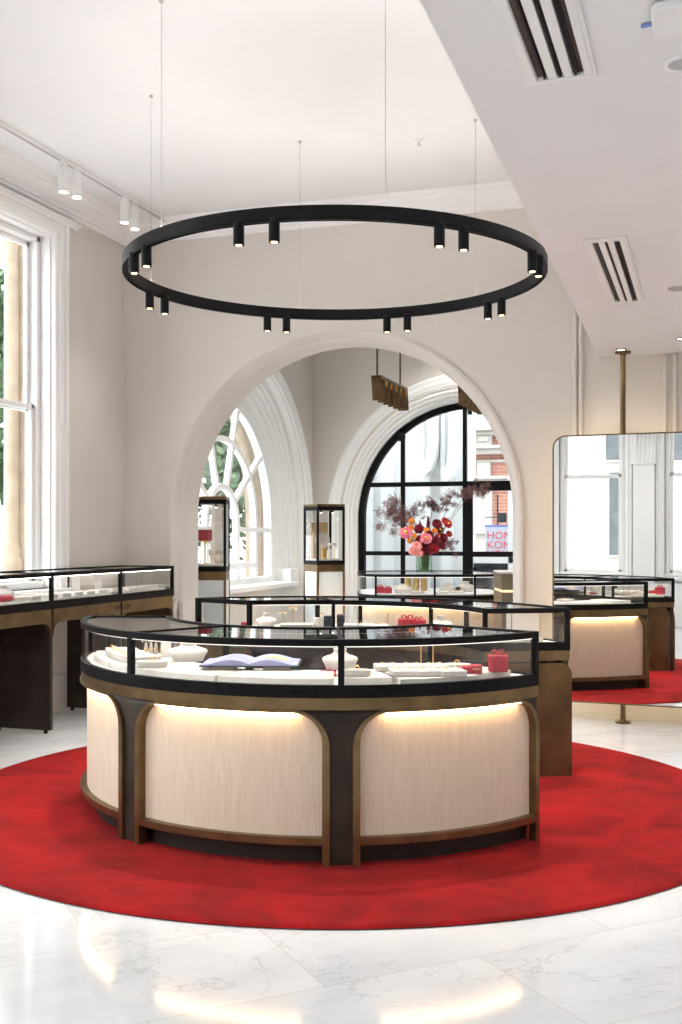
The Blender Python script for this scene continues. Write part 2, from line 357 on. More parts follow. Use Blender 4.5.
# dado / skirting
def dado(y, x0, x1):
    return [(y,0),(y-.07,0),(y-.07,.80),(y-.065,.83),(y-.03,.86),(y,.88)]
mb = MB()
for x0,x1 in ((XL,AC-AR-.02),(AC+AR+.02,-1.3)):
    mb.prism(dado(YB,x0,x1), lambda a,z,x=x0:(x,a,z), lambda a,z,x=x1:(x,a,z))
for sg in (-1,1):       # returns round the jambs
    a,b = sorted((AC+sg*(AR-.04), AC+sg*(AR+.0))); mb.box(a,b,YB-.0,YBB+.03,0,.85)
mb.build('baseboard_back','wall',kind='structure')
mb = MB(); mb.box(-1.3,XR,YB-.03,YB,0,.24); mb.box(-1.3,XR,YB-.045,YB,0,.05)
mb.build('baseboard_right','wall',kind='structure')
MB().box(XL,XL+.03,YF,YB-.07,0,.3).build('baseboard_left','wall',kind='structure')
MB().box(XL+.4,XR,YF,YF+.06,0,.70).build('baseboard_front','trim',kind='structure',bevel=.01)
# cornices
cor = [(0,4.13),(.025,4.135),(.03,4.155),(.05,4.16),(.06,4.18),(.10,4.20),(.135,4.235),(.15,4.245),(.155,4.265),(.19,4.27),(.21,4.298),(0,4.298)]
mb = MB(); mb.prism(cor, lambda d,z:(XL+.0,YB-d,z), lambda d,z:(XS,YB-d,z)); mb.build('trim_5','trim',kind='structure',smooth=25)
mb = MB(); mb.prism(cor, lambda d,z:(XL+d,YF,z), lambda d,z:(XL+d,YB,z)); mb.build('trim_6','trim',kind='structure',smooth=25)
# picture-rail drip above the left windows
mb = MB()
for a,b in wins: mb.prism([(0,4.03),(.05,4.035),(.055,4.055),(.085,4.06),(.09,4.075),(0,4.085)], lambda d,z:(XL+d,a-.32,z), lambda d,z:(XL+d,b+.30,z))
mb.build('trim_7','trim',kind='structure',smooth=20)
# vertical mouldings on the back wall behind the mirror
mb = MB()
for px in (575,581,665,675):
    x,_ = onY(px,YB); mb.box(x-.018,x+.018,YB-.03,YB,.24,ZC if px<600 else ZS)
mb.build('trim_8','wall',kind='structure',bevel=.012)
# ------------------------------------------------------------------ windows
def sash_window(name, mp, u0,u1,z0,z1,zm, d0, casing, w=.07, s=.05):
    """mp(u,d,z): d grows into the room from the wall face (0); d0 = sash depth (negative)"""
    root = empty(name, mp((u0+u1)/2, d0, z0), kind='structure')
    def bx(mb,a,b,d1,d2,za,zb): return mb.box(a,b,d1,d2,za,zb,tf=lambda u,d,z: mp(u,d,z))
    m = MB()
    bx(m,u0,u0+w,d0-.04,d0+.06,z0,z1); bx(m,u1-w,u1,d0-.04,d0+.06,z0,z1); bx(m,u0,u1,d0-.04,d0+.06,z1-w,z1); bx(m,u0,u1,d0-.04,d0+.1,z0,z0+.06)
    m.build('window_frame','trim',root,bevel=.006)
    for nm,(za,zb,dd) in {'upper_sash':(zm-.03,z1-w,d0-.03),'lower_sash':(z0+.06,zm+.03,d0+.015)}.items():
        m = MB(); a,b=u0+w,u1-w
        bx(m,a,a+s,dd-.018,dd+.018,za,zb); bx(m,b-s,b,dd-.018,dd+.018,za,zb); bx(m,a,b,dd-.018,dd+.018,za,za+s); bx(m,a,b,dd-.018,dd+.018,zb-s,zb)
        o = m.build(nm,'trim',root,bevel=.005)
        m = MB(); bx(m,a+s,b-s,dd-.003,dd+.003,za+s,zb-s); m.build('glass_pane','win_glass',o,smooth=0)
    # moulded casing and reveal
    m = MB()
    prof = [(0,d0+.06),(0,-.02),(.02,-.02),(.03,.02),(.06,.03),(.085,.03),(.09,.045),(.13,.05),(.14,.035),(.19,.035),(.20,.055),(.24,.06),(.26,.055),(.265,0)]
    prof = [(r*casing/.265,d) for r,d in prof]
    path = [(-1,0),(-1,1),(1,1),(1,0)]
    def f(p,q):
        r,d=q; u=(u0-r) if p[0]<0 else (u1+r); z=(z1+r) if p[1] else z0-.06
        return mp(u,d,z)
    m.sweep(path,prof,f); m.build('casing','trim',root,smooth=25)
    m = MB(); bx(m,u0-casing-.02,u1+casing+.02,d0+.05,.09,z0-.06,z0); m.build('window_sill','trim',root,bevel=.01)
    return root
mpL = lambda u,d,z:(XL+d,u,z)
for i,(a,b) in enumerate(wins): sash_window('window_%d'%(i+1), mpL, a+.02,b-.02,WINZ0,WINZ1-.02,2.50,-.17,.18,.045,.04)
mpF = lambda u,d,z:(u,YF+d,z)
for i,(a,b) in enumerate(FW): sash_window('window_%d'%(i+4), mpF, a,b,.80,3.5,2.43,-.12,.12)
# pilaster between the front windows
mb = MB(); xa,xb=-2.28,-1.94
mb.box(xa,xb,YF,YF+.08,.70,2.62)
for k in range(5):
    x=xa+.035+k*.062; mb.tube([(x+.022,YF+.085,2.62),(x+.022,YF+.085,2.9),(x+.022,YF+.12,3.05),(x+.022,YF+.17,3.12)],.026,8)
mb.box(xa-.02,xb+.02,YF,YF+.1,2.6,3.15); mb.box(xa-.05,xb+.05,YF,YF+.2,3.15,3.3)
mb.build('trim_9','trim',kind='structure',bevel=.006)
# arched window of the left bay
root = empty('window_6',(XL-.33,LC,.85),kind='structure')
XG = XL-.345
def ring(mb,c,zs,r0,r1,d0,d1,z0,n=48,mp=lambda u,z,d:(d,u,z)):
    mb.strip(arcpts(c,zs,r0,z0,n),arcpts(c,zs,r1,z0,n),lambda u,z:mp(u,z,d0),lambda u,z:mp(u,z,d1)); return mb
mb = MB(); ring(mb,LC,LZ,1.44,1.53,XG-.05,XG+.05,.85); mb.box(XG-.05,XG+.06,LC-1.53,LC+1.53,.85,.93)
mb.build('window_frame','trim',root,smooth=30)
mb = MB()
ring(mb,LC,LZ,.97,1.035,XG-.035,XG+.035,.93); ring(mb,LC,LZ,.40,.47,XG-.035,XG+.035,.93,30)
for a in (36,72,108,144):
    t=radians(a)
    for r0,r1 in ((.46,.98),(1.03,1.46)):
        d=(cos(t),sin(t)); nrm=(-d[1],d[0]); w=.032
        q=[(LC+d[0]*r0+nrm[0]*w,LZ+d[1]*r0+nrm[1]*w),(LC+d[0]*r1+nrm[0]*w,LZ+d[1]*r1+nrm[1]*w),(LC+d[0]*r1-nrm[0]*w,LZ+d[1]*r1-nrm[1]*w),(LC+d[0]*r0-nrm[0]*w,LZ+d[1]*r0-nrm[1]*w)]
        mb.prism(q,xm(XG-.03),xm(XG+.03))
for r0,r1 in ((.46,.98),(1.03,1.45)):
    for sg in (-1,1):
        a,b=sorted((LC+sg*r0,LC+sg*r1)); mb.box(XG-.034,XG+.034,a,b,1.50,1.56)
for a,b in ((.46,.98),(-.98,-.46),(-.40,.40)): mb.box(XG-.034,XG+.034,LC+a,LC+b,1.05,1.12)
mb.build('glazing_bars','trim',root,smooth=30)
mb = MB(); mb.prism(arcpts(LC,LZ,1.46,.9,40),xm(XG-.004),xm(XG+.004)); mb.build('glass_pane','win_glass',root,smooth=0)
MB().box(XL-.32,XL+.05,LC-1.55,LC+1.55,.80,.86).build('window_sill','trim',root,bevel=.01)
# black steel glazed doorway
YG = YB2+.26
root = empty('door_1',(DC,YG,0),kind='structure')
mpD = lambda u,z,d:(u,d,z)
mb = MB(); ring(mb,DC,DZ,DR-.075,DR+.012,YG-.04,YG+.04,0,mp=mpD); mb.build('steel_arch','black',root,smooth=30)
xm1,_ = onY(403,YG); xm2,_ = onY(465,YG); z1,z2 = 2.145,1.215
mb = MB(); zt = lambda x: DZ+sqrt(max(0,(DR-.04)**2-(x-DC)**2))
for x in (xm1,xm2,2*DC-xm1+.03): mb.box(x-.026,x+.026,YG-.03,YG+.03,0,zt(x))
mb.box(DC-DR+.03,DC+DR-.03,YG-.034,YG+.034,z1-.03,z1+.03); mb.box(DC-DR+.03,xm2,YG-.033,YG+.033,z2-.028,z2+.028)
mb.build('mullion','black',root)
dl = MB(); x0,x1=xm2+.02,DC+DR-.09
dl.box(x0,x0+.085,YG-.028,YG+.028,.01,z1-.03); dl.box(x1-.085,x1,YG-.028,YG+.028,.01,z1-.03); dl.box(x0,x1,YG-.027,YG+.027,z1-.1,z1-.03); dl.box(x0,x1,YG-.027,YG+.027,z2-.04,z2+.03); dl.box(x0,x1,YG-.027,YG+.027,.01,.2)
leaf = dl.build('door_leaf','black',root,bevel=.004)
hb = MB(); hb.cyl(0,0,0,.001,.001); hb = MB(); hb.tube([(x0+.045,YG-.03,1.02),(x0+.045,YG-.09,1.02),(x0+.16,YG-.09,1.02)],.011,8); hb.cyl(x0+.045,YG-.05,1.085,1.135,.018)
hb.build('door_handle','black',leaf)
mb = MB(); mb.prism(arcpts(DC,DZ,DR-.06,.02,40),ym(YG-.004),ym(YG+.004)); mb.build('glass_pane','steel_glass',root,smooth=0)
mb = MB(); xs=-3.93; mb.ball((xs,YG-.07,zt(xs)-.06),.065,14,10); mb.tube([(xs,YG-.07,zt(xs)-.06),(xs,YG-.0,zt(xs)-.0)],.02,8)
mb.build('door_closer','black_matte',root)
# ------------------------------------------------------------------ porch beyond the doorway and the street
PY = YB2+3.0
pxX = lambda px: onY(px,PY)[0]
mb = MB(); mb.box(-5.95,-5.8,YB2+.4,PY+.2,0,4.6); mb.box(-1.6,-1.4,YB2+.4,PY+.2,0,4.6)
mb.build('wall_porch','trim',kind='structure')
mb = MB()
mb.box(-5.8,pxX(467.5),PY,PY+.2,-.15,4.8)
for p0,p1,d in ((366,375,.12),(383,395,.12),(417,425.5,.14),(442,446,.10)): mb.box(pxX(p0),pxX(p1),PY-d,PY,0,4.8)
for p0,p1,zb_ in ((432.5,441,435-0),(453,462,478-35)):            # ribs that sweep out into corbels
    a,b=pxX(p0),pxX(p1); w_=b-a; zq=atZ(470 if p0<440 else 476,PY*CS+1.0)
    A=[(a,4.8),(a,zq+.5),(a-.02,zq+.25),(a-.07,zq+.10),(a-.14,zq+.02)]; B=[(b,4.8),(b,zq+.48),(b-.03,zq+.2),(b-.10,zq+.0),(b-.2,zq-.10)]
    mb.strip(A,B,ym(PY-.3),ym(PY+.0))
    mb.box(a-.16,a+.0,PY-.16,PY,0,zq-.04)
mb.build('wall_porch.001','trim',kind='structure',smooth=25)
xo0,xo1=pxX(467.5),pxX(508)
mb = MB(); mb.box(xo0,xo0+.09,PY-.02,PY+.22,0,4.8); mb.box(xo1,xo1+.25,PY-.02,PY+.22,0,4.8); mb.box(xo0,xo1+.25,PY-.02,PY+.22,3.35,3.6); mb.box(xo0,xo1+.25,PY-.02,PY+.22,1.02,1.13)
mb.build('trim_10','trim',kind='structure',bevel=.01)
MB().box(xo0+.09,-1.6,PY+.04,PY+.14,0,1.02).build('wall_porch.002','slate',kind='structure')
MB().box(xo1+.25,-1.6,PY,PY+.2,1.02,4.8).build('wall_porch.003','trim',kind='structure')
MB().box(-60,40,-40,60,-.35,-.15).build('ground','pave',kind='structure')
# street sign seen through the door
SY = YB2+3.9
def on_line(px,py,Y):
    X,zc=onY(px,Y); return X, atZ(py,zc)
sx0,sz1 = on_line(485,525,SY); _,sz0 = on_line(485,560,SY)
sg = empty('hanging_sign',((sx0+.75),SY,sz0),'pale blue banner with red HONG KONG lettering outside the glass door','sign')
SW=.98
MB().box(sx0,sx0+SW,SY-.012,SY+.012,sz0-.15,sz1).build('banner_sheet','sign',sg)
MB().box(sx0-.003,sx0+SW+.003,SY-.016,SY+.016,sz1-.035,sz1+.002).build('top_band','sign_blue',sg,label='blue top band')
def text(name, body, size, loc, rot, m, parent, depth=.003, sx=1, spacing=1.0, **kw):
    c = bpy.data.curves.new('t','FONT'); c.body=body; c.size=size; c.extrude=depth; c.space_character=spacing; c.resolution_u=3
    t = bpy.data.objects.new('t',c); COL.objects.link(t)
    bpy.context.view_layer.update()
    me = bpy.data.meshes.new_from_object(t.evaluated_get(bpy.context.evaluated_depsgraph_get()))
    bpy.data.objects.remove(t); me.name=name
    me.transform(Matrix.Translation(Vector(loc)-(ORG[parent] if parent else Vector())) @ rot.to_4x4() @ Matrix.Diagonal((sx,1,1,1)))
    me.materials.clear(); me.materials.append(M[m])
    o = bpy.data.objects.new(name,me); COL.objects.link(o)
    if parent: o.parent=parent; ORG[o]=ORG[parent].copy()
    return tag(o,**kw)
RF = Matrix.Rotation(pi/2,3,'X')
lh = (sz1-sz0)
for k,wd in enumerate(('HONG','KONG','HOUSE')):
    text('lettering',wd,lh*.30,(sx0+.03,SY-.014,sz1-lh*(.40+.265*k)),RF,'sign_red',sg,sx=1.05 if k<2 else .92)
sp = MB(); sp.box(sx0+.2,sx0+.225,SY-.01,SY+.01,sz1,sz1+.5); sp.box(sx0+.0,sx0+.5,SY-.008,SY+.008,sz1+.12,sz1+.135); sp.box(sx0+.22,sx0+.36,SY-.05,SY+.02,sz1+.04,sz1+.2); sp.box(sx0+.2,sx0+.225,SY-.01,SY+.01,-.15,sz1)
sp.build('sign_bracket','slate',sg)
# brick building over the road
bd = empty('brick_building',(-1.5,24,-.15),'red brick building with cream stone trim across the street','building')
mb = MB(); mb.box(-10,8,24,28,-.15,12); mb.build('brick_wall','brick',bd)
bz=lambda py: atZ(py,24*CS+1.5); bX=lambda px: onY(px,24)[0]
mb = MB()
for p0,p1,d in ((428,432,.45),(432,436,.25),(447,450,.5),(450,455,.3),(460,463,.12),(477,480,.4),(480,485,.2),(531,534,.3)): mb.box(-10.1,8.1,24-d,24,bz(p1),bz(p0))
mb.build('stone_cornice','facade',bd,bevel=.02)
pw_=bX(493)-bX(477)
for k in (-2,-1,0,1,2,3):
    c=bX(485)+k*2.5
    mb=MB(); mb.box(c-pw_/2,c+pw_/2,23.82,24,bz(447),8); mb.box(c-pw_*.42,c+pw_*.42,23.8,24,bz(477),bz(463)); mb.box(c-pw_*.6,c+pw_*.5,23.84,24,bz(531),bz(485)); mb.box(c-pw_*.9,c+pw_*.9,23.86,24,-.15,bz(534))
    mb.build('stone_pilaster','facade',bd,bevel=.015)
    MB().box(c-pw_*.3,c+pw_*.3,23.76,23.83,bz(442),bz(437)).build('stone_panel','facade',bd)
    MB().box(c+.75,c+1.75,23.9,24.02,bz(531),bz(490)).build('window','slate',bd)
# pale building opposite the front windows (mirror)
bd = empty('pale_building',(-1,-9,-.15),'pale rendered building reflected in the tall mirror','building')
mb = MB(); mb.box(-10,8,-12,-9,-.15,11); mb.build('wall','facade',bd)
for x,hw,z0,z1 in ((-8.6,.4,1,3),(-6.4,.4,1,3),(-4.22,.14,1.0,2.95),(-4.2,.24,3.25,4.4),(-2.72,.26,3.2,4.4),(-1.1,.3,1,3),(.6,.4,1,3),(2.8,.4,1,3),(-6.4,.3,3.3,4.4),(.6,.3,3.3,4.4)):
    w_=MB().box(x-hw,x+hw,-9.0,-8.97,z0,z1).build('window','pane_grey',bd)
    m=MB(); frame=((x-hw-.05,x-hw,z0-.05,z1+.05),(x+hw,x+hw+.05,z0-.05,z1+.05),(x-hw,x+hw,z0-.05,z0),(x-hw,x+hw,z1,z1+.05))
    for a,b,c,d in frame: m.box(a,b,-9.0,-8.94,c,d)
    m.build('surround','facade',w_)
# stone columns outside the left windows
def column(x,y,label):
    c = empty('stone_column',(x,y,-.15),label,'column')
    MB().lathe([(r_*.5,z_) for r_,z_ in [(.19,-.15),(.19,1.1),(.17,1.12),(.20,1.17),(.20,1.23),(.155,1.27),(.17,1.33),(.135,1.38),(.13,3.6),(.12,4.0),(.15,4.05),(.18,4.6)]],(x,y,0),28).build('shaft','stone',c)
    MB().box(x-.06,x+.34,y+.05,y+.45,-.15,4.6).build('pier','stone',c,bevel=.02)
yy,_=onX(11.5,XL-.80); column(XL-.80,yy,'beige stone column outside the sash window beside the left counter')
# stone arch rolls outside the far window
mb = MB()
for r in (2.14,1.98,1.85):
    pts=[(XL-.72,LC+r,-.15)]+[(XL-.72,LC+r*cos(pi*i/30),LZ+r*sin(pi*i/30)) for i in range(31)]+[(XL-.72,LC-r,-.15)]
    mb.tube(pts,.055,10)
mb.strip(arcpts(LC,LZ,2.12,-.15),arcpts(LC,LZ,3.0,-.15),lambda u,z:(XL-.95,u,z),lambda u,z:(XL-.72,u,z))
mb.build('stone_arch','stone',org=(XL-.72,LC,-.15),label='moulded sandstone arch outside the far arched window',cat='arch')
# ------------------------------------------------------------------ trees
def tree(x,y,h,cr,n,m,label,seed):
    r = random.Random(seed); t = empty('street_tree',(x,y,-.15),label,'tree')
    MB().tube([(x,y,-.2),(x+.05,y,h*.35),(x-.05,y+.1,h*.7)],[.16,.12,.06],9).build('trunk','bark',t)
    mb = MB()
    blobs=[(x+r.uniform(-cr,cr)*.7,y+r.uniform(-cr,cr)*.7,r.uniform(.28,1)*h,r.uniform(.35,.7)*cr*.75) for _ in range(16)]
    for i in range(n):
        b=blobs[i%16]; d=Vector((r.gauss(0,1),r.gauss(0,1),r.gauss(0,1))).normalized()*b[3]*r.uniform(.55,1.05)
        p=Vector(b[:3])+d
        if p.z<.1: continue
        u=Vector((r.gauss(0,1),r.gauss(0,1),r.gauss(0,1))).normalized(); w=u.orthogonal().normalized()
        a=r.uniform(.10,.19); q=a*.5
        mb.add([p-u*a,p+w*q,p+u*a,p-w*q],[(0,1,2,3)])
    mb.build('foliage',m,t,smooth=0)
tree(-10.2,13.6,5.2,1.9,4200,'green','leafy green tree outside the sash window, nearest the left counter',1)
tree(-9.8,21.0,6.4,2.2,6500,'green2','pale green tree outside the far arched window',2)
tree(-11.0,24.0,7.5,2.8,6500,'green','darker tree behind the pale one outside the far arched window',3)
tree(-15.5,31.0,8.5,3.6,6000,'green2','tree further down the street beyond the left windows',4)
# ------------------------------------------------------------------ rug
RC = cam(.0,6.22); CC = cam(-.035,6.15)
mb = MB(); mb.lathe([(2.17,.001),(2.18,.006),(2.17,.014),(2.15,.016)],(RC[0],RC[1],0),160)
mb.build('round_rug','carpet',org=(RC[0],RC[1],0),label='large round red rug under the curved display counters',cat='rug')
FL = .016
# ------------------------------------------------------------------ curved display counters
def lag(pts, x):
    s=0
    for i,(a,b) in enumerate(pts):
        t=b
        for j,(c,_) in enumerate(pts):
            if j!=i: t*=(x-c)/(a-c)
        s+=t
    return s
class Ring:
    def __init__(s, inn, out):
        s.inn, s.out = inn, out
        s.L = sum((Vector(s.xy(i/60,1))-Vector(s.xy((i+1)/60,1))).length for i in range(60))
    def pol(s, lst, t):
        ph = lerp(lst[0][0], lst[-1][0], t); r = lag(lst, ph); return r*cos(radians(ph)), r*sin(radians(ph))
    def xy(s, t, w):
        a = s.pol(s.inn,t); b = s.pol(s.out,t)
        return cam(-.035+lerp(a[0],b[0],w), 6.15+lerp(a[1],b[1],w))
    def width(s,t):
        return (Vector(s.xy(t,0))-Vector(s.xy(t,1))).length
    def P(s, t, off, z):          # off metres inward from the outer edge (0 = outer)
        x,y = s.xy(t, 1-off/s.width(t)); return (x,y,z)
    def Q(s, t, off, z):          # off metres from the inner edge
        x,y = s.xy(t, off/s.width(t)); return (x,y,z)
    def band(s, mb, t0,t1, a,b, z0,z1, n=None):
        """a,b: ('o',off) from outer or ('i',off) from inner"""
        n = n or max(2,int(abs(t1-t0)*56)+1)
        g = lambda q,t,z: s.P(t,q[1],z) if q[0]=='o' else s.Q(t,q[1],z)
        A=[(lerp(t0,t1,i/n),0) for i in range(n+1)]; B=[(lerp(t0,t1,i/n),1) for i in range(n+1)]
        mb.strip(A,B,lambda t,k:g(b if k else a,t,z0),lambda t,k:g(b if k else a,t,z1)); return mb
def case_on_ring(rg, root, joints, H, zb, zf):
    """H top, zb top of base frame, zf bottom of base frame; joints = t values including ends"""
    L=rg.L; e=.028; te=e/L
    m=MB(); rg.band(m,0,1,('o',0),('o',e),H-.03,H); rg.band(m,0,1,('i',0),('i',e),H-.03,H)
    rg.band(m,0,te,('o',e),('i',e),H-.03,H); rg.band(m,1-te,1,('o',e),('i',e),H-.03,H)
    m.build('top_frame','black',root,smooth=30)
    m=MB(); rg.band(m,0,1,('o',0),('i',0),zf,zb-.02); rg.band(m,0,1,('o',0),('o',e),zb-.02,zb); rg.band(m,0,1,('i',0),('i',e),zb-.02,zb)
    rg.band(m,0,te,('o',e),('i',e),zb-.02,zb); rg.band(m,1-te,1,('o',e),('i',e),zb-.02,zb)
    m.build('base_frame','black',root,smooth=30)
    m=MB(); rg.band(m,te,1-te,('o',e),('i',e),zb-.02,zb-.008); m.build('deck','deck',root,smooth=30)
    m=MB(); rg.band(m,te*1.5,1-te*1.5,('o',.010),('o',e-.004),H-.034,H-.0305); m.build('case_led','case_led',root,smooth=30)
    m=MB(); rg.band(m,te*1.5,1-te*1.5,('i',.010),('i',e-.004),H-.034,H-.0305); m.build('case_led','case_led',root,smooth=30)
    for j in joints:
        c=min(max(j,te*.5),1-te*.5)
        for side in 'oi':
            m=MB(); rg.band(m,c-te*.5,c+te*.5,(side,0),(side,e),zb,H-.03,2); m.build('post','black',root,smooth=0)
        if 0<j<1:
            m=MB(); rg.band(m,c-te*.42,c+te*.42,('o',e),('i',e),H-.026,H-.001,2); m.build('top_bar','black',root,smooth=0)
    for a,b in zip(joints,joints[1:]):
        a2=max(a+te*.5,te); b2=min(b-te*.5,1-te)
        m=MB(); rg.band(m,a2,b2,('o',e),('i',e),H-.014,H-.006); m.build('glass_top','top_glass',root,smooth=30)
        for side in 'oi':
            m=MB(); rg.band(m,a2,b2,(side,.009),(side,.015),zb,H-.03); m.build('glass_pane','glass',root,smooth=30)
    for c in (0,1):
        t0=.009/L if c==0 else 1-.015/L
        m=MB(); rg.band(m,t0,t0+.006/L,('o',e),('i',e),zb,H-.03,2); m.build('glass_pane','glass',root,smooth=0)
def u_outline(s0,s1,z0,z1,r,n=10):
    """inverted-U with round top corners, from bottom-left to bottom-right"""
    pts=[(s0,z0)]
    pts+=[(s0+r-r*cos(pi/2*i/n), z1-r+r*sin(pi/2*i/n)) for i in range(n+1)]
    k=14; pts+=[(lerp(s0+r,s1-r,i/k),z1) for i in range(1,k)]
    pts+=[(s1-r+r*sin(pi/2*i/n), z1-r+r*cos(pi/2*i/n)) for i in range(n+1)]
    pts+=[(s1,z0)]; return pts
def curved_front(rg, root, joints, ztop, legw=.10, lights=True, led='led'):
    L=rg.L; tw=.033; rad=.13; ZT=ztop
    mp=lambda off: (lambda s_,z: rg.P(s_/L,off,z))
    gaps=[]
    for a,b in zip(joints,joints[1:]):
        s0=a*L+(legw/2 if a>0 else .0); s1=b*L-(legw/2 if b<1 else .0)
        O=u_outline(s0,s1,FL,ZT,rad+tw); I=u_outline(s0+tw,s1-tw,FL,ZT-.012,rad)
        m=MB(); m.strip(O,I,mp(-.004),mp(.038))
        k=16; bot=[(lerp(s0+tw,s1-tw,i/k)) for i in range(k+1)]
        m.strip([(s_,.105) for s_ in bot],[(s_,.138) for s_ in bot],mp(-.002),mp(.038)); tr=m.build('panel_trim','fascia',root,smooth=30)
        m=MB(); m.strip([(s_,.10) for s_ in bot],[(s_,ZT-.002) for s_ in bot],mp(.034),mp(.05)); m.build('fabric_panel','fabric',root,smooth=30)
        m=MB(); m.strip([(s_,FL) for s_ in bot],[(s_,.105) for s_ in bot],mp(.07),mp(.09)); m.build('toe_kick','toe',root,smooth=30)
        if lights:
            q=[lerp(s0+tw+rad*.75,s1-tw-rad*.75,i/k) for i in range(k+1)]
            m=MB(); m.strip([(s_,ZT-.017) for s_ in q],[(s_,ZT-.0125) for s_ in q],mp(.004),mp(.024)); m.build('led_strip',led,root,smooth=30)
        gaps.append((O,s0,s1))
    for i in range(len(gaps)-1):
        A=gaps[i][0]; B=gaps[i+1][0]
        ra=list(reversed(A[len(A)-12:])); lb=B[:12]
        m=MB(); m.strip(ra,lb,mp(.012),mp(.05)); m.build('leg','dark_bronze',root,smooth=30)
    # corner fillets left and right
    A=gaps[0][0][:12]; m=MB(); m.strip([(gaps[0][1]+.001,p[1]) for p in A],A,mp(.012),mp(.05)); m.build('spandrel','dark_bronze',root,smooth=30)
    A=list(reversed(gaps[-1][0][-12:])); m=MB(); m.strip([(gaps[-1][2]-.001,p[1]) for p in A],A,mp(.012),mp(.05)); m.build('spandrel','dark_bronze',root,smooth=30)
def end_panel(rg, root, t, z1, m_='panel_bronze', th=.03, in0=.0, in1=.0, rad=.07):
    w0,w1=in0,rg.width(t)-in1; n=8
    pts=[(w0,FL),(w0,z1-rad)]+[(w0+rad-rad*cos(pi/2*i/n),z1-rad+rad*sin(pi/2*i/n)) for i in range(1,n+1)]
    pts+=[(w1-rad+rad*sin(pi/2*i/n),z1-rad+rad*cos(pi/2*i/n)) for i in range(n+1)]+[(w1,FL)]
    dt=th/rg.L*(1 if t<.5 else -1)
    m=MB(); m.prism(pts,lambda w,z:rg.P(t,w,z),lambda w,z:rg.P(t+dt,w,z)); return m.build('end_panel',m_,root,smooth=30)
# --- front counter
g1 = Ring([(176,.93),(226,.77),(271.5,.71),(315.5,.69)],[(176,1.395),(226,1.375),(271.5,1.375),(315.5,1.36)])
J1=[0,(225.6-176)/139.5,(271.5-176)/139.5,1]
c0=g1.xy(.6,.5)
front = empty('curved_display_counter',(c0[0],c0[1],FL),'curved bronze and glass display counter nearest the camera, three cream lit panels','display counter')
case_on_ring(g1,front,J1,1.0,.80,.745)
m=MB(); g1.band(m,0,1,('o',.004),('i',.004),.692,.745); m.build('fascia','fascia',front,smooth=30)
curved_front(g1,front,J1,.692)
end_panel(g1,front,.0015,.69,'panel_bronze',in0=.06); end_panel(g1,front,.9985,.69,'panel_bronze',in0=.06)
m=MB(); g1.band(m,.02,.98,('i',.10),('i',.12),FL,.69); m.build('back_panel','dark_bronze',front,smooth=30)
# --- rear counter
g2 = Ring([(22,.945),(57,1.08),(90,1.22),(116,1.31)],[(17.3,1.475),(50,1.54),(90,1.75),(123,1.80)])
def t_of_px(rg, px, side, lo=0, hi=1):
    best=min((abs((lambda p:CX+F*(p[0]*CS+p[1]*SN)/(-p[0]*SN+p[1]*CS))(rg.xy(i/400,side))-px),i/400) for i in range(int(lo*400),int(hi*400)+1)); return best[1]
J2=[0,t_of_px(g2,430,0),t_of_px(g2,334,0),1]
c0=g2.xy(.5,.5)
rear = empty('curved_display_counter',(c0[0],c0[1],FL),'curved display counter behind the front one, bronze end panel facing the camera','display counter')
case_on_ring(g2,rear,J2,1.02,.815,.765)
m=MB(); g2.band(m,0,1,('o',.004),('i',.004),.705,.765); m.build('fascia','fascia',rear,smooth=30)
curved_front(g2,rear,[0,.35,.68,1],.705)
end_panel(g2,rear,-.003,.690,'panel_bronze',in0=-.006); end_panel(g2,rear,.997,.70,'panel_bronze',in0=.06)
m=MB(); g2.band(m,.02,.98,('i',.10),('i',.12),FL,.70); m.build('back_panel','dark_bronze',rear,smooth=30)
# ------------------------------------------------------------------ left wall counter
X0,X1=XL+.035,-4.56; HW=1.183; 
yj=[onX(52.9,X1)[0],onX(121.7,X1)[0]]; pitch=yj[1]-yj[0]; YE=8.90
J3=[yj[0]-2*pitch,yj[0]-pitch,yj[0],yj[1],YE]
wc = empty('wall_display_counter',((X0+X1)/2,6.8,0),'straight bronze display counter with glass cases along the left wall','display counter')
e=.026; zb,zf,zq=.975,.915,.835
def frame_box(m,x0,x1,y0,y1,z0,z1,e): m.box(x0,x1,y0,y0+e,z0,z1); m.box(x0,x1,y1-e,y1,z0,z1); m.box(x0,x0+e,y0+e,y1-e,z0,z1); m.box(x1-e,x1,y0+e,y1-e,z0,z1)
m=MB(); frame_box(m,X0,X1,J3[0],YE,HW-.03,HW,e)
m.build('top_frame','black',wc)
m=MB(); m.box(X0,X1,J3[0],YE,zf,zb-.02); frame_box(m,X0,X1,J3[0],YE,zb-.02,zb,e); m.build('base_frame','black',wc)
MB().box(X0+e,X1-e,J3[0]+e,YE-e,zb-.02,zb-.008).build('deck','deck',wc)
MB().box(X1-e+.004,X1-.010,J3[0]+.05,YE-.05,HW-.034,HW-.0305).build('case_led','wall_led',wc)
MB().box(X0+.010,X0+e-.004,J3[0]+.05,YE-.05,HW-.034,HW-.0305).build('case_led','wall_led',wc)
for y in J3:
    c=min(max(y,J3[0]+e/2),YE-e/2)
    MB().box(X1-e,X1,c-e/2,c+e/2,zb,HW-.03).build('post','black',wc); MB().box(X0,X0+e,c-e/2,c+e/2,zb,HW-.03).build('post','black',wc)
for a,b in zip(J3,J3[1:]):
    MB().box(X0+e,X1-e,a+e/2,b-e/2,HW-.014,HW-.006).build('glass_top','top_glass',wc,smooth=0)
    MB().box(X1-.015,X1-.009,a+e/2,b-e/2,zb,HW-.03).build('glass_pane','glass',wc,smooth=0)
    if a!=J3[0]: MB().box(X0+e,X1-e,a-.014,a+.014,HW-.026,HW-.001).build('top_bar','black',wc)
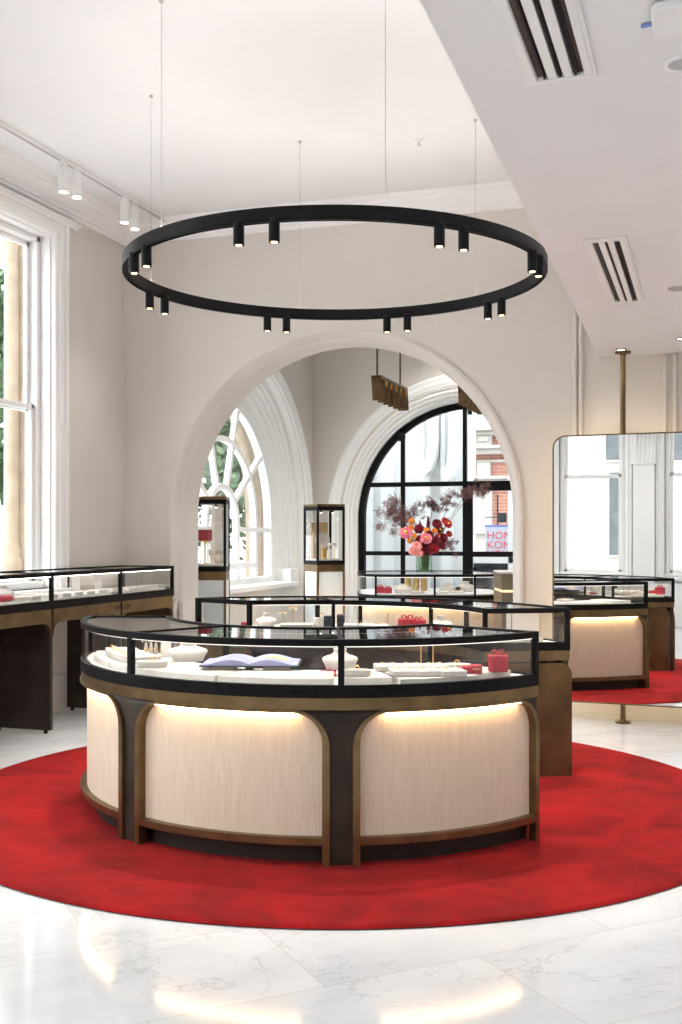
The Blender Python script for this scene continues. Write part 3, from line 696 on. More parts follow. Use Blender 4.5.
MB().box(X0+e,X1-e,YE-.015,YE-.009,zb,HW-.03).build('glass_pane','glass',wc,smooth=0)
fz=zq-.02
for a,b in zip(J3,J3[1:]):
    O=u_outline(a+.016,b-.016,fz-.10,fz,.09)
    m=MB(); m.strip([(min(max(p[0],a+.001),b-.001),p[1]) for p in O],[(min(max(p[0],a+.0005),b-.0005),zf) for p in O],lambda y,z:(X1-.03,y,z),lambda y,z:(X1-.004,y,z))
    m.build('fascia','fascia',wc,smooth=30)
for y in J3[:-1]:
    m=MB(); m.box(X0+.02,X1-.012,y-.02,y+.02,.025,zf); m.build('leg_panel','dark_bronze',wc,bevel=.006)
    m=MB()
    for xx in (X0+.06,X1-.06): m.cyl(xx,y,0,.026,.014,n=10)
    m.build('foot','black_matte',wc)
m=MB(); m.box(X0+.02,X1-.012,YE-.05,YE-.01,.0,zf); m.build('leg_panel','panel_bronze',wc,bevel=.006)
rotL = Matrix(((0,0,1),(1,0,0),(0,1,0)))          # text on a +X facing plane, reading towards +Y
ty=onX(115,X1)[0]; text('lettering','BVLGARI',.062,(X1-.003,ty+.01,.846),rotL,'letter',wc,depth=.002,sx=1.0,label='dark engraved lettering')
# ------------------------------------------------------------------ small display pieces (prototypes at origin)
def P0(name,cat): return empty(name,(0,0,0),'x',cat)
def proto_bust():
    r=P0('necklace_bust','necklace display'); m=MB()
    secs=[(.072,.050,0,0),(.076,.053,.008,0),(.082,.054,.03,0),(.094,.056,.055,.004),(.097,.052,.068,.010),(.092,.046,.078,.016),(.074,.040,.087,.022),(.050,.034,.095,.026),(.038,.030,.105,.028),(.034,.029,.118,.030),(.037,.032,.132,.031),(.034,.029,.136,.031)]
    n=24; vs=[]
    for rx,ry,z,dy in secs:
        z*=.74
        for k in range(n): t=2*pi*k/n; vs.append((rx*cos(t),dy+ry*sin(t),z))
    fs=[(i*n+k,i*n+(k+1)%n,(i+1)*n+(k+1)%n,(i+1)*n+k) for i in range(len(secs)-1) for k in range(n)]+[tuple(range(n-1,-1,-1)),tuple(range((len(secs)-1)*n,len(secs)*n))]
    m.add(vs,fs); m.build('bust_form','white',r,smooth=60)
    m=MB(); m.tube([(.046*cos(t),.024-.066*sin(t),.076-.030*max(0,sin(t))) for t in [pi*i/14 for i in range(15)]],.0022,6); m.build('necklace','gold',r)
    return Kit(r)
def proto_tray(name,w,d,h,ring=True):
    r=P0(name,'jewellery tray'); MB().box(-w/2,w/2,-d/2,d/2,0,h).build('tray_pad','white',r,bevel=.004)
    MB().box(-w/2+.003,w/2-.003,-d/2+.003,d/2-.003,h*.25,h*.32).build('tray_seam','deck',r)
    m=MB()
    for x in (-w*.22,w*.22):
        m.torus((x,-.005,h+.005),.007,.0016,16,6,'y')
    m.build('ring','gold',r); return Kit(r)
def proto_oval(name='oval_tray'):
    r=P0(name,'jewellery tray'); MB().lathe([(.055,0),(.059,.004),(.059,.026),(.055,.030)],(0,0,0),28,1.1,.7).build('tray_pad','white',r)
    MB().torus((0,0,.037),.010,.0024,16,6,'y').build('ring','gold',r); return Kit(r)
def proto_stand(h):
    r=P0('earring_stand','earring stand'); MB().lathe([(.018,0),(.018,.004),(.004,.006)],n=16).build('base','gold',r)
    MB().cyl(0,0,.004,h,.0028,n=8).build('pole','gold',r); MB().tube([(-.026,0,h),(.026,0,h)],.0035,8).build('crossbar','gold',r)
    for s_ in (-1,1):
        MB().ball((s_*.022,0,h-.012),.0065,8,6).build('earring','white',r)
    return Kit(r)
def proto_gift():
    r=P0('gift_box','gift box'); MB().box(-.045,.045,-.045,.045,0,.062).build('box_body','red_box',r,bevel=.004)
    MB().box(-.047,.047,-.047,.047,.052,.078).build('box_lid','red_box',r,bevel=.004)
    m=MB(); m.box(-.006,.006,-.049,.049,.0015,.0805); m.box(-.049,.049,-.006,.006,.0015,.0805); m.build('ribbon','red_box',r,label='glossy red ribbon')
    m=MB()
    for s_ in (-1,1): m.torus((s_*.017,0,.09),.012,.0045,14,6,'y')
    m.ball((0,0,.087),.007,8,6); m.build('bow','red_box',r); return Kit(r)
def proto_round():
    r=P0('ring_box','ring box'); MB().lathe([(.036,0),(.038,.003),(.038,.02)],n=24).build('box_body','red_box',r)
    MB().lathe([(.0385,.0215),(.0385,.036),(.035,.039)],n=24).build('box_lid','red_box',r); MB().lathe([(.0392,.0185),(.0392,.0225)],n=24).build('clasp_band','gold',r,label='thin gold band')
    return Kit(r)
def proto_lens():
    r=P0('ring_box','ring box'); MB().box(-.05,.0,-.03,.03,0,.034).build('box_body','red_box',r,bevel=.006); MB().lathe([(.03,0),(.03,.036),(.027,.039)],(.012,-.005,0),22).build('box_lid','red_box',r)
    MB().lathe([(.0308,.02),(.0308,.024)],(.012,-.005,0),22).build('clasp_band','gold',r,label='thin gold band'); return Kit(r)
def proto_navy():
    r=P0('jewellery_box','jewellery box'); MB().box(-.035,.035,-.035,.035,0,.05).build('box_body','navy',r,bevel=.004); MB().box(-.036,.036,-.036,.036,.052,.075).build('box_lid','navy',r,bevel=.008); return Kit(r)
def proto_cone():
    r=P0('ring_cone','ring display'); MB().lathe([(.014,0),(.011,.02),(.006,.05),(.001,.056)],n=14).build('cone','white',r); MB().torus((0,0,.026),.0105,.002,14,6).build('ring','gold',r); return Kit(r)
def proto_ramp():
    r=P0('bracelet_ramp','bracelet display'); m=MB(); n=10
    A=[(lerp(-.03,.03,i/n),.012+.11*i/n*(1+.25*(i/n-1))) for i in range(n+1)]; B=[(a,b+.012) for a,b in A]
    m.strip(A,B,lambda y,z:(-.026,y,z),lambda y,z:(.026,y,z)); m.build('ramp','white',r,smooth=50)
    MB().box(-.03,.03,-.035,.05,0,.013).build('foot','white',r,bevel=.003); MB().box(-.004,.004,.02,.028,.012,.098).build('prop','gold',r); return Kit(r)
BUST=proto_bust(); TRAY=proto_tray('ring_tray',.115,.13,.026); OVAL=proto_oval(); ST=proto_stand(.105); GIFT=proto_gift(); ROUND=proto_round(); LENS=proto_lens(); NAVY=proto_navy(); CONE=proto_cone(); RAMP=proto_ramp()
def spot(px,py,Z): x,y=onZ(px,py,Z); return (x,y,Z)
# ---- platforms in the front case
def platform(rg,t0,t1,o0,o1,z0,h,label,group=None):
    m=MB(); rg.band(m,t0,t1,('o',o0),('o',o1),z0,z0+h,10); c=rg.P((t0+t1)/2,(o0+o1)/2,z0)
    return m.build('display_platform','white',org=c,bevel=.003,smooth=30,label=label,cat='display platform',group=group)
D1=.792
gp='curved white platforms in the front case'
P1h=.028
platform(g1,.06,.325,.075,.36,D1,P1h,'white curved platform at the left end of the front case',gp)
platform(g1,.33,.50,.075,.36,D1,P1h,'white curved platform under the left necklace bust in the front case',gp)
platform(g1,.505,.675,.075,.36,D1,P1h,'white curved platform under the open book',gp)
platform(g1,.69,.76,.10,.36,D1,P1h,'short white platform just right of the centre post in the front case',gp)
platform(g1,.765,.885,.03,.36,D1,P1h,'white curved platform under the six ring trays in the front case',gp)
platform(g1,.89,.965,.08,.36,D1,P1h,'white platform under the square red gift box in the front case',gp)
Z1=D1+P1h+.0005
T=TH
# front case contents
m=MB(); g1.band(m,.115,.30,('o',.13),('o',.29),Z1,Z1+.034,8); c=g1.P(.2,.2,Z1)
o=m.build('ring_tray','white',org=c,bevel=.004,label='long segmented white ring tray at the left end of the front case',cat='jewellery tray')
for k in range(7):
    t=.13+k*.024; p=g1.P(t,.16,Z1+.042)
    MB().torus(p,.009,.0022,14,6,'y').build('ring','gold',org=(p[0],p[1],Z1+.034),label='thin gold ring on the long segmented tray, front case',cat='ring',group='gold rings on the long tray')
p=g1.P(.24,.33,Z1); ST.put((p[0],p[1],Z1),T,'gold earring stand at the back of the long white tray, front case')
p=g1.P(.17,.325,Z1); ST.put((p[0],p[1],Z1),T+.5,'gold earring stand nearest the left end of the front case',scale=(.8,.8,.8))
OVAL.put(spot(152,667,Z1),T,'flat oval white tray left of the necklace bust in front case',scale=(1.15,1.2,1))
for k,px in enumerate((146,151,156,162)):
    q=spot(px,655.0,Z1); CONE.put(q,T,'small white ring cone behind the flat oval tray, front case','ring cones behind the oval tray',scale=(1,1,1.25))
RAMP.put(spot(166,657,Z1),T+.3,'slanted white bracelet ramp behind the ring cones, front case')
BUST.put(spot(188,661,Z1),T+.15,'low white necklace bust left of the open book',scale=(1.02,1,1.0))
# open book
bk=empty('open_book',(0,0,0),'open picture book with lilac pages and pale moon print in front case','book')
m=MB()
def page(sg):
    n=14; A=[(sg*.215*i/n, .006+.024*sin(min(1,i/n*1.15)*pi)*(1-.35*i/n)+.004*(1-i/n)) for i in range(n+1)]; return A
for sg in (-1,1):
    A=page(sg); m=MB(); m.strip(A,[(a,.002) for a,b in A],lambda u,z:(u,-.15,z+.02),lambda u,z:(u,.15,z+.02)); m.build('page_block','page',bk,smooth=50)
m=MB(); m.box(-.222,.222,-.154,.154,.016,.022); m.build('cover','navy',bk)
A=[(.105,.0)]
m=MB(); n=28
pg=page(1)
def pz(u):
    for (a,b),(c,d) in zip(pg,pg[1:]):
        if a<=u<=c: return lerp(b,d,(u-a)/(c-a))
    return pg[-1][1]
vs=[(.115+.06*r_*cos(2*pi*k/n), .0+.072*r_*sin(2*pi*k/n), pz(.115+.06*r_*cos(2*pi*k/n))+.0222) for r_ in (.001,.2,.4,.6,.8,1) for k in range(n)]
m.add(vs,[(i*n+k,i*n+(k+1)%n,(i+1)*n+(k+1)%n,(i+1)*n+k) for i in range(5) for k in range(n)]); m.build('moon_print','page_spot',bk,smooth=60,label='pale round print on the right page')
for s_ in (-1,1): MB().box(s_*.12-.06,s_*.12+.06,-.13,-.06,.0,.016).build('support_block','stone',bk,bevel=.002)
MB().box(-.016,.016,-.13,.13,.0,.016).build('spine_rest','black_matte',bk)
p=spot(252,667,Z1); bk.location=p; bk.rotation_euler=(0,0,T-.03); bk.scale=(1.05,.92,1)
# centre and right
BUST.put(spot(340,669,Z1),T,'upright white necklace bust behind the centre post of front case',scale=(.88,.88,.95))
LENS.put(spot(329,676,D1),T,'low red ring box with rounded front, left of centre post in front case',scale=(.85,.85,.8))
OVAL.put(spot(357,676,Z1),T,'small oval white tray just right of the centre post in front case',scale=(.95,1,1))
TZ=Z1
for r_,(py,pxs) in enumerate(((679,(403,427,451)),(674,(387,411,434)))):
    for k,px in enumerate(pxs):
        TRAY.put(spot(px,py-4,TZ),T+.10+.05*k,('%s white ring tray in the %s row on the right platform of front case'%(('left','middle','right')[k],('near','far')[r_])),'six ring trays on the right platform')
ST.put(spot(433,667,Z1),T,'tall gold T-shaped earring stand behind the ring trays, front case',scale=(1,1,1.25))
q=spot(421,667,Z1); m=MB(); m.lathe([(.016,0),(.016,.004),(.0025,.006),(.0025,.16),(.001,.162)],q,12); m.build('necklace_pin','gold',org=q,label='slim plain gold pin left of the T-shaped earring stand',cat='jewellery stand')
OVAL.put(spot(457,670,Z1),T,'oval white tray right of the T-shaped earring stand in front case',scale=(1.05,1.1,1))
LENS.put(spot(473,673,Z1),T,'red ring box with gold band between the oval tray and gift box, front case')
GIFT.put(spot(498,671,Z1),T-.12,'square red gift box with bow at right end of front case',scale=(.95,.95,.95))
# ---- rear case contents
D2=.807; gp='curved white platforms in the rear case'
def platI(rg,t0,t1,o0,o1,z0,h,label,group=None):
    m=MB(); rg.band(m,t0,t1,('i',o0),('i',o1),z0,z0+h,10); c=rg.Q((t0+t1)/2,(o0+o1)/2,z0)
    return m.build('display_platform','white',org=c,bevel=.003,smooth=30,label=label,cat='display platform',group=group)
platI(g2,.03,.13,.05,.40,D2,.03,'white platform at the right end of the rear case',gp)
platI(g2,.14,J2[1]-.01,.06,.40,D2,.02,'white platform under the necklace bust right of the pink boxes, rear case',gp)
platI(g2,J2[1]+.02,J2[2]-.02,.06,.40,D2,.02,'white platform under the pink gift box in the rear case',gp)
platI(g2,J2[2]+.02,.80,.06,.40,D2,.02,'white platform under the trays left of centre in the rear case',gp)
platI(g2,.82,.97,.06,.40,D2,.02,'white platform at the left end of the rear case',gp)
Z2=D2+.0205
def onring(rg,px,off,z):
    # point at a given distance from the inner edge whose image column is px
    best=min((abs(CX+F*(x*CS+y*SN)/(-x*SN+y*CS)-px),i) for i in range(801) for x,y,_ in [rg.Q(i/800,off,z)])
    t=best[1]/800; return rg.Q(t,off,z)
BUST.put(onring(g2,266,.16,Z2),T,'white necklace bust near the left end of the rear case',scale=(.75,.75,.95))
ROUND.put(onring(g2,245,.16,Z2),T,'small red round ring box left of the bust, rear case',scale=(.7,.7,1))
ST.put(onring(g2,283,.2,Z2),T,'gold earring stand just right of the left bust, rear case',scale=(1,1,.95))
ST.put(onring(g2,293,.28,Z2),T,'taller gold earring stand at back, right of the left bust, rear case',scale=(1,1,1.2))
for k,px in enumerate((289,305)): TRAY.put(onring(g2,px,.12,Z2),T,('%s of two white ring trays between the left bust and the navy boxes'%('left','right')[k]),'ring trays in the rear case')
OVAL.put(onring(g2,321,.2,Z2),T,'raised oval white tray beside the navy boxes, rear case',scale=(.9,.9,2.0))
NAVY.put(onring(g2,329,.2,Z2),T,'navy jewellery box left of the middle post, rear case')
NAVY.put(onring(g2,341,.22,Z2),T,'navy jewellery box right of the middle post, rear case',scale=(.8,.8,1.1))
for k,px in enumerate((352,365,380)): TRAY.put(onring(g2,px,.13,Z2),T,('%s of three white ring trays between the navy boxes and pink gift box'%('left','middle','right')[k]),'ring trays in the rear case')
ST.put(onring(g2,388,.24,Z2),T,'gold earring stand left of the pink gift box, rear case',scale=(.75,.75,.95))
GIFT.put(onring(g2,407,.14,Z2),T,'rose red gift box with bow in middle of rear case',scale=(1.25,1,.95))
GIFT.put(onring(g2,419,.22,Z2),T+.1,'smaller rose red gift box behind the bowed one, rear case',scale=(.9,.9,.8))
BUST.put(onring(g2,441,.17,Z2),T,'white necklace bust right of the rose gift boxes, rear case',scale=(.78,.75,1.0))
TRAY.put(onring(g2,463,.2,Z2),T,'white ring tray right of the right bust, rear case','ring trays in the rear case')
# ---- left wall case contents
D3=.967; 
def lw(px,off): return (X1-off, onX(px,X1-off)[0], D3)
def plat3(y0,y1,o0,o1,h,label):
    return MB().box(X1-o1,X1-o0,y0,y1,D3,D3+h).build('display_platform','white',org=(X1-(o0+o1)/2,(y0+y1)/2,D3),bevel=.003,label=label,cat='display platform',group='white platforms in the wall case')
for k,(a,b) in enumerate(zip(J3,J3[1:])):
    plat3(a+.05,(a+b)/2-.01,.06,.42,.022,'white platform in the near half of the wall case bay %s'%('nearest the camera','beside the sash window','with the bracelet ramps','at the far end')[k])
    plat3((a+b)/2+.01,b-.05,.06,.42,.022,'white platform in the far half of the wall case bay %s'%('nearest the camera','beside the sash window','with the bracelet ramps','at the far end')[k])
Z3=D3+.0225
def lw3(px,off): p=lw(px,off); return (p[0],p[1],Z3)
BUST.put(lw3(1,.3),-pi/2+.3+T+1.2,'white necklace bust at the left edge of the wall case')
m=MB(); q=lw3(3,.14); m.box(q[0]-.05,q[0]+.05,q[1]-.07,q[1]+.07,q[2],q[2]+.045); m.build('bracelet_cushion','red_box',org=q,bevel=.02,label='soft red bracelet cushion in the wall case by the window',cat='cushion')
for k,(px,off) in enumerate(((16,.13),(29,.13),(37,.3),(46,.14),(60,.13),(72,.15),(84,.13),(96,.15),(110,.13),(126,.13),(138,.14),(149,.15),(160,.15))):
    TRAY.put(lw3(px,off),pi/2,'%s white ring tray, counted from the window end of the wall case'%('first','second','third','fourth','fifth','sixth','seventh','eighth','ninth','tenth','eleventh','twelfth','thirteenth')[k],'ring trays in the wall case')
RAMP.put(lw3(76,.26),T+.35,'slanted white bracelet ramp nearer the window in the wall case',scale=(1.1,1.1,1.3))
RAMP.put(lw3(98,.26),T+.35,'slanted white bracelet ramp farther from the window in the wall case',scale=(1.1,1.1,1.3))
# ------------------------------------------------------------------ ring chandelier
RZ0=6.71; RR=1.275; ZR0,ZR1=1.45+1.438*1.089,1.45+1.497*1.089
rc=cam(-.036,RZ0)
ch=empty('ring_chandelier',(rc[0],rc[1],ZR0),'large black ring light with paired spot lamps hung on thin wires','chandelier')
n=128
m=MB(); A=[(2*pi*i/n,0) for i in range(n)]; B=[(2*pi*i/n,1) for i in range(n)]
def rm(z,r0,r1): return lambda a,k:(rc[0]+cos(a)*(r1 if k else r0),rc[1]+sin(a)*(r1 if k else r0),z)
m.strip(A,B,rm(ZR0+.012,RR,RR-.035),rm(ZR1,RR,RR-.035),closed=True); m.strip(A,B,rm(ZR1-.001,RR,RR-.005),rm(ZR1+.008,RR,RR-.005),closed=True); m.strip(A,B,rm(ZR1-.001,RR-.030,RR-.035),rm(ZR1+.008,RR-.030,RR-.035),closed=True); m.build('ring_band','black_matte',ch,smooth=30)
m=MB(); m.strip(A,B,rm(ZR0,RR,RR-.010),rm(ZR0+.012,RR,RR-.010),closed=True); m.strip(A,B,rm(ZR0,RR-.028,RR-.035),rm(ZR0+.012,RR-.028,RR-.035),closed=True); m.build('track_lip','black',ch,smooth=30)
m=MB(); m.strip(A,B,rm(ZR1-.0005,RR-.008,RR-.027),rm(ZR1+.002,RR-.008,RR-.027),closed=True); m.build('added_fill_strip','fill_glow',ch,smooth=30)  # hidden glowing strip, added only to brighten the ceiling
def cpt(alpha,r): return cam(-.036+r*sin(radians(alpha)), RZ0-r*cos(radians(alpha)))
for i,al in enumerate((-63,-54.5,-22.5,-13.7,25.2,32,61,66.5,-107.5,-116,-157,-163.5,163,156,125,118.5)):
    x,y=cpt(al,RR-.02); zl=1.45+1.345*1.089
    m=MB(); m.lathe([(.026,zl+.004),(.028,zl),(.028,zl+.115),(.02,zl+.12)],(x,y,0),20); m.cyl(x,y,zl+.115,ZR0+.004,.012,n=10); m.box(x-.012,x+.012,y-.012,y+.012,ZR0-.012,ZR0+.006)
    sl=m.build('spot_lamp','black_matte',ch,smooth=40)
    m=MB(); m.lathe([(.017,zl-.001),(.017,zl+.005)],(x,y,0),16); m.build('lens','lamp_warm',sl)
    ld=bpy.data.lights.new('chandelier_spot','SPOT'); ld.energy=60; ld.color=(1,.90,.78); ld.spot_size=radians(80); ld.spot_blend=.8; ld.shadow_soft_size=.03
    lo=bpy.data.objects.new('spot_bulb',ld); COL.objects.link(lo); lo.parent=ch; lo.location=Vector((x,y,zl-.02))-ORG[ch]
for al in (-47,11.8,71.5,130.6,-108.7,-168):
    a=cpt(al,RR-.017); m=MB(); m.cyl(a[0],a[1],ZR1-.002,ZC,.0016,n=6); m.cyl(a[0],a[1],ZR1,ZR1+.02,.006,n=8); m.cyl(a[0],a[1],ZC-.012,ZC,.012,n=10); m.build('hanging_wire','grey',ch)
# ------------------------------------------------------------------ track lights
tr=empty('light_track',(-4.62,6.5,ZC),'white ceiling track running above the left windows','track light rail')
TX=-4.62
m=MB(); m.box(TX-.018,TX+.018,3.5,8.85,ZC-.03,ZC); m.build('rail','white_pl',tr,bevel=.003)
MB().box(TX-.01,TX+.01,3.52,8.83,ZC-.034,ZC-.029).build('rail_slot','grey',tr)
for k,(px,yt,lab) in enumerate(((63.5,167,'left lamp of the near pair'),(77,173,'right lamp of the near pair'),(124.5,200,'left lamp of the far pair'),(135,207,'right lamp of the far pair'))):
    y,zc=onX(px,TX); z1=1.45+(HY-yt)*zc/F; z0=z1-.19
    t=empty('track_spot',(TX,y,z0),'white cylinder track spotlight, %s above the left window'%lab,'spotlight','white track spotlights')
    MB().lathe([(.034,z0+.004),(.037,z0),(.037,z1),(.033,z1+.004)],(TX,y,0),22).build('lamp_body','white_pl',t)
    MB().lathe([(.03,z0-.001),(.03,z0+.006)],(TX,y,0),16).build('lens','lamp_white',t)
    m=MB(); m.cyl(TX,y,z1,ZC-.03,.010,n=10); m.box(TX-.014,TX+.014,y-.05,y+.03,ZC-.05,ZC-.028); m.build('bracket','white_pl',t)
    ld=bpy.data.lights.new('track_spot','SPOT'); ld.energy=22; ld.color=(1,.94,.86); ld.spot_size=radians(60); ld.spot_blend=.8; ld.shadow_soft_size=.04
    lo=bpy.data.objects.new('spot_bulb',ld); COL.objects.link(lo); lo.parent=t; lo.location=(0,0,-.02)
# ceiling sprinklers
for px,py,lab in ((115,180,'small white sprinkler head on ceiling near the light track'),(419,140,'small white sprinkler head on ceiling above the middle of the ring light')):
    zc=(ZC-EYE)*F/(HY-py); x,y=cam((px-CX)/F*zc,zc)
    m=MB(); m.lathe([(.02,ZC-.05),(.022,ZC-.045),(.008,ZC-.035),(.008,ZC-.012),(.03,ZC-.008),(.03,ZC)],(x,y,0),14); m.build('sprinkler','white_pl',org=(x,y,ZC),label=lab,cat='sprinkler')
# ------------------------------------------------------------------ soffit fittings
def vent(x0,x1,y0,y1,label):
    v=empty('air_vent',((x0+x1)/2,(y0+y1)/2,ZS),label,'air vent','slot air vents in the soffit'); z=ZS
    w=(x1-x0); b=.038
    m=MB(); frame_box(m,x0,x1,y0,y1,z-.012,z-.0005,b); frame_box(m,x0+.012,x1-.012,y0+.012,y1-.012,z-.016,z-.0005,b-.014)
    s0=x0+b; sw=(w-2*b); 
    for k in range(2):
        c=s0+sw*(k+1)/3; m.box(c-.015,c+.015,y0+b,y1-b,z-.014,z-.0005)
    m.build('vent_frame','white_pl',v,bevel=.002)
    m=MB(); m.box(x0+b*.9,x1-b*.9,y0+b*.9,y1-b*.9,z-.002,z-.0004); m.build('vent_back','vent_in',v)
    for k in range(3):
        c=s0+sw*(k+.5)/3; m=MB(); m.box(c-.004,c+.002,y0+b,y1-b,z-.012,z-.002); m.box(c+.008,c+.0095,y0+b,y1-b,z-.010,z-.002); m.build('vent_blade','black_matte',v)
vent(-.575,-.37,5.39,6.88,'white slot vent with three black slots, farther one above the mirror')
vent(-.545,-.325,1.95,3.48,'white slot vent with three black slots, nearer one cut by top edge')
def sz(px,py): 
    zc=(ZS-EYE)*F/(HY-py); return cam((px-CX)/F*zc,zc)
x,y=sz(686,9)
ap=empty('ceiling_access_point',(x,y,ZS),'white rounded square wireless unit on soffit, top right','ceiling sensor')
m=MB(); rr=[(cx_*.055+.035*cos(a),cy_*.055+.035*sin(a)) for cx_,cy_,a0 in ((1,1,0),(-1,1,pi/2),(-1,-1,pi),(1,-1,3*pi/2)) for a in [a0+pi/2*i/6 for i in range(7)]]
m.prism([(x+a,y+b) for a,b in rr],lambda a,b:(a,b,ZS-.035),lambda a,b:(a,b,ZS-.006)); m.build('cover','white_pl',ap,bevel=.008)
m=MB(); m.tube([(x-.05,y+.03,ZS-.01),(x-.09,y+.045,ZS-.008),(x-.12,y+.05,ZS-.008)],.006,8); m.build('cable','sign_blue',ap,label='short blue cable end'); MB().box(x-.05,x+.05,y-.05,y+.05,ZS-.008,ZS).build('mount','white_pl',ap)
def downlight(px,py,r,label,lit=True,en=35,m_='white_pl'):
    x,y=sz(px,py); d=empty('downlight',(x,y,ZS),label,'downlight','recessed downlights in the soffit')
    MB().lathe([(r*.7,ZS-.004),(r*.72,ZS-.008),(r*.96,ZS-.008),(r,ZS-.004),(r,ZS)],(x,y,0),28).build('trim_ring',m_,d)
    MB().lathe([(r*.68,ZS-.006),(r*.68,ZS-.001)],(x,y,0),20).build('lens','lamp_white' if lit else 'grey',d)
    if lit:
        ld=bpy.data.lights.new('downlight','SPOT'); ld.energy=en; ld.color=(1,.9,.76); ld.spot_size=radians(110); ld.spot_blend=.9; ld.shadow_soft_size=.05
        lo=bpy.data.objects.new('spot_bulb',ld); COL.objects.link(lo); lo.parent=d; lo.location=(0,0,-.03)
downlight(683,62,.06,'round white downlight beside the rounded wireless unit',False)
downlight(678,288,.055,'round grey downlight beside the farther vent',False,m_='grey')
downlight(621,349,.04,'small downlight just in front of the mirror pole top',True,6,'bronze')
downlight(682,338,.045,'small downlight at right edge in front of the far wall',True,8,'bronze')
def fill_downlight(x,y,z,label,en,grp):
    d=empty('downlight',(x,y,z),label,'downlight',grp); r=.05
    MB().lathe([(r*.7,z-.004),(r*.72,z-.008),(r*.96,z-.008),(r,z-.004),(r,z)],(x,y,0),28).build('trim_ring','white_pl',d)
    MB().lathe([(r*.68,z-.006),(r*.68,z-.001)],(x,y,0),20).build('lens','lamp_white',d)
    ld=bpy.data.lights.new('downlight','SPOT'); ld.energy=en; ld.color=(1,.95,.88); ld.spot_size=radians(130); ld.spot_blend=1; ld.shadow_soft_size=.06
    lo=bpy.data.objects.new('spot_bulb',ld); COL.objects.link(lo); lo.parent=d; lo.location=(0,0,-.03)
for x,y in ((.9,1.6),(.9,4.2),(.9,6.6),(2.4,1.6),(2.4,4.2),(2.4,6.6)): fill_downlight(x,y,ZS,'added fill downlight in the soffit to the right of the vents, out of view',60,'added fill downlights in the soffit to the right')  # unseen lamps added for general brightness in the main room
for x,y in ((-4.0,1.0),(-2.6,1.0),(-1.4,1.0),(-2.6,2.6)): fill_downlight(x,y,ZC,'added fill downlight in the high ceiling by the front windows, out of view',70,'added fill downlights by the front windows')  # unseen lamps added to brighten the front wall and its reflection
for x,y in ((-4.0,11.2),(-2.0,11.2),(-3.0,13.3),(-1.6,10.4)): fill_downlight(x,y,ZC,'added fill downlight in the unseen ceiling of the room beyond the arch',130,'added fill downlights beyond the arch')  # unseen lamps added to lift the light beyond the arch
# ------------------------------------------------------------------ standing mirror
MY=8.73; mx0=onY(552,MY)[0]; mxc=onY(622.5,MY)[0]; mx1=2*mxc-mx0; mz0,mz1=.150,2.240; rd=.10
mr=empty('standing_mirror',(mxc,MY,0),'tall rounded mirror in thin bronze frame on a floor to ceiling pole','mirror')
def rrect(x0,x1,z0,z1,r,n=8):
    return [(cx_+r*cos(a),cz_+r*sin(a)) for cx_,cz_,a0 in ((x1-r,z1-r,0),(x0+r,z1-r,pi/2),(x0+r,z0+r,pi),(x1-r,z0+r,3*pi/2)) for a in [a0+pi/2*i/n for i in range(n+1)]]
MD=radians(3.4)
def mm_(Y): return lambda u,z:(mxc+(u-mxc)*cos(MD)+(Y-MY)*sin(MD), MY-(u-mxc)*sin(MD)+(Y-MY)*cos(MD), z)
m=MB(); m.prism(rrect(mx0+.008,mx1-.008,mz0+.008,mz1-.008,rd-.008),mm_(MY-.004),mm_(MY+.010)); m.build('mirror_glass','mirror',mr,smooth=20)
m=MB(); m.strip(rrect(mx0,mx1,mz0,mz1,rd),rrect(mx0+.010,mx1-.010,mz0+.010,mz1-.010,rd-.010),mm_(MY-.010),mm_(MY+.035),closed=True); m.build('mirror_frame','bronze',mr,smooth=30)
m=MB(); m.prism(rrect(mx0+.009,mx1-.009,mz0+.009,mz1-.009,rd-.009),mm_(MY+.012),mm_(MY+.03)); m.build('back_board','dark_bronze',mr,smooth=20)
m=MB(); m.strip(rrect(mx0+.04,mx1-.04,mz0+.04,mz1-.04,rd-.03),rrect(mx0+.055,mx1-.055,mz0+.055,mz1-.055,rd-.04),mm_(MY+.031),mm_(MY+.040),closed=True); m.build('led_strip','led_soft',mr,smooth=20)
m=MB(); m.cyl(mxc,MY+.055,.0,ZS,.020,n=18); m.build('pole','bronze',mr)
m=MB(); m.lathe([(.06,0),(.06,.012),(.03,.018),(.022,.03)],(mxc,MY+.055,0),24); m.build('pole_flange','bronze',mr); m=MB(); m.lathe([(.022,ZS-.03),(.03,ZS-.02),(.06,ZS-.014),(.06,ZS)],(mxc,MY+.055,0),24); m.build('pole_flange','bronze',mr)
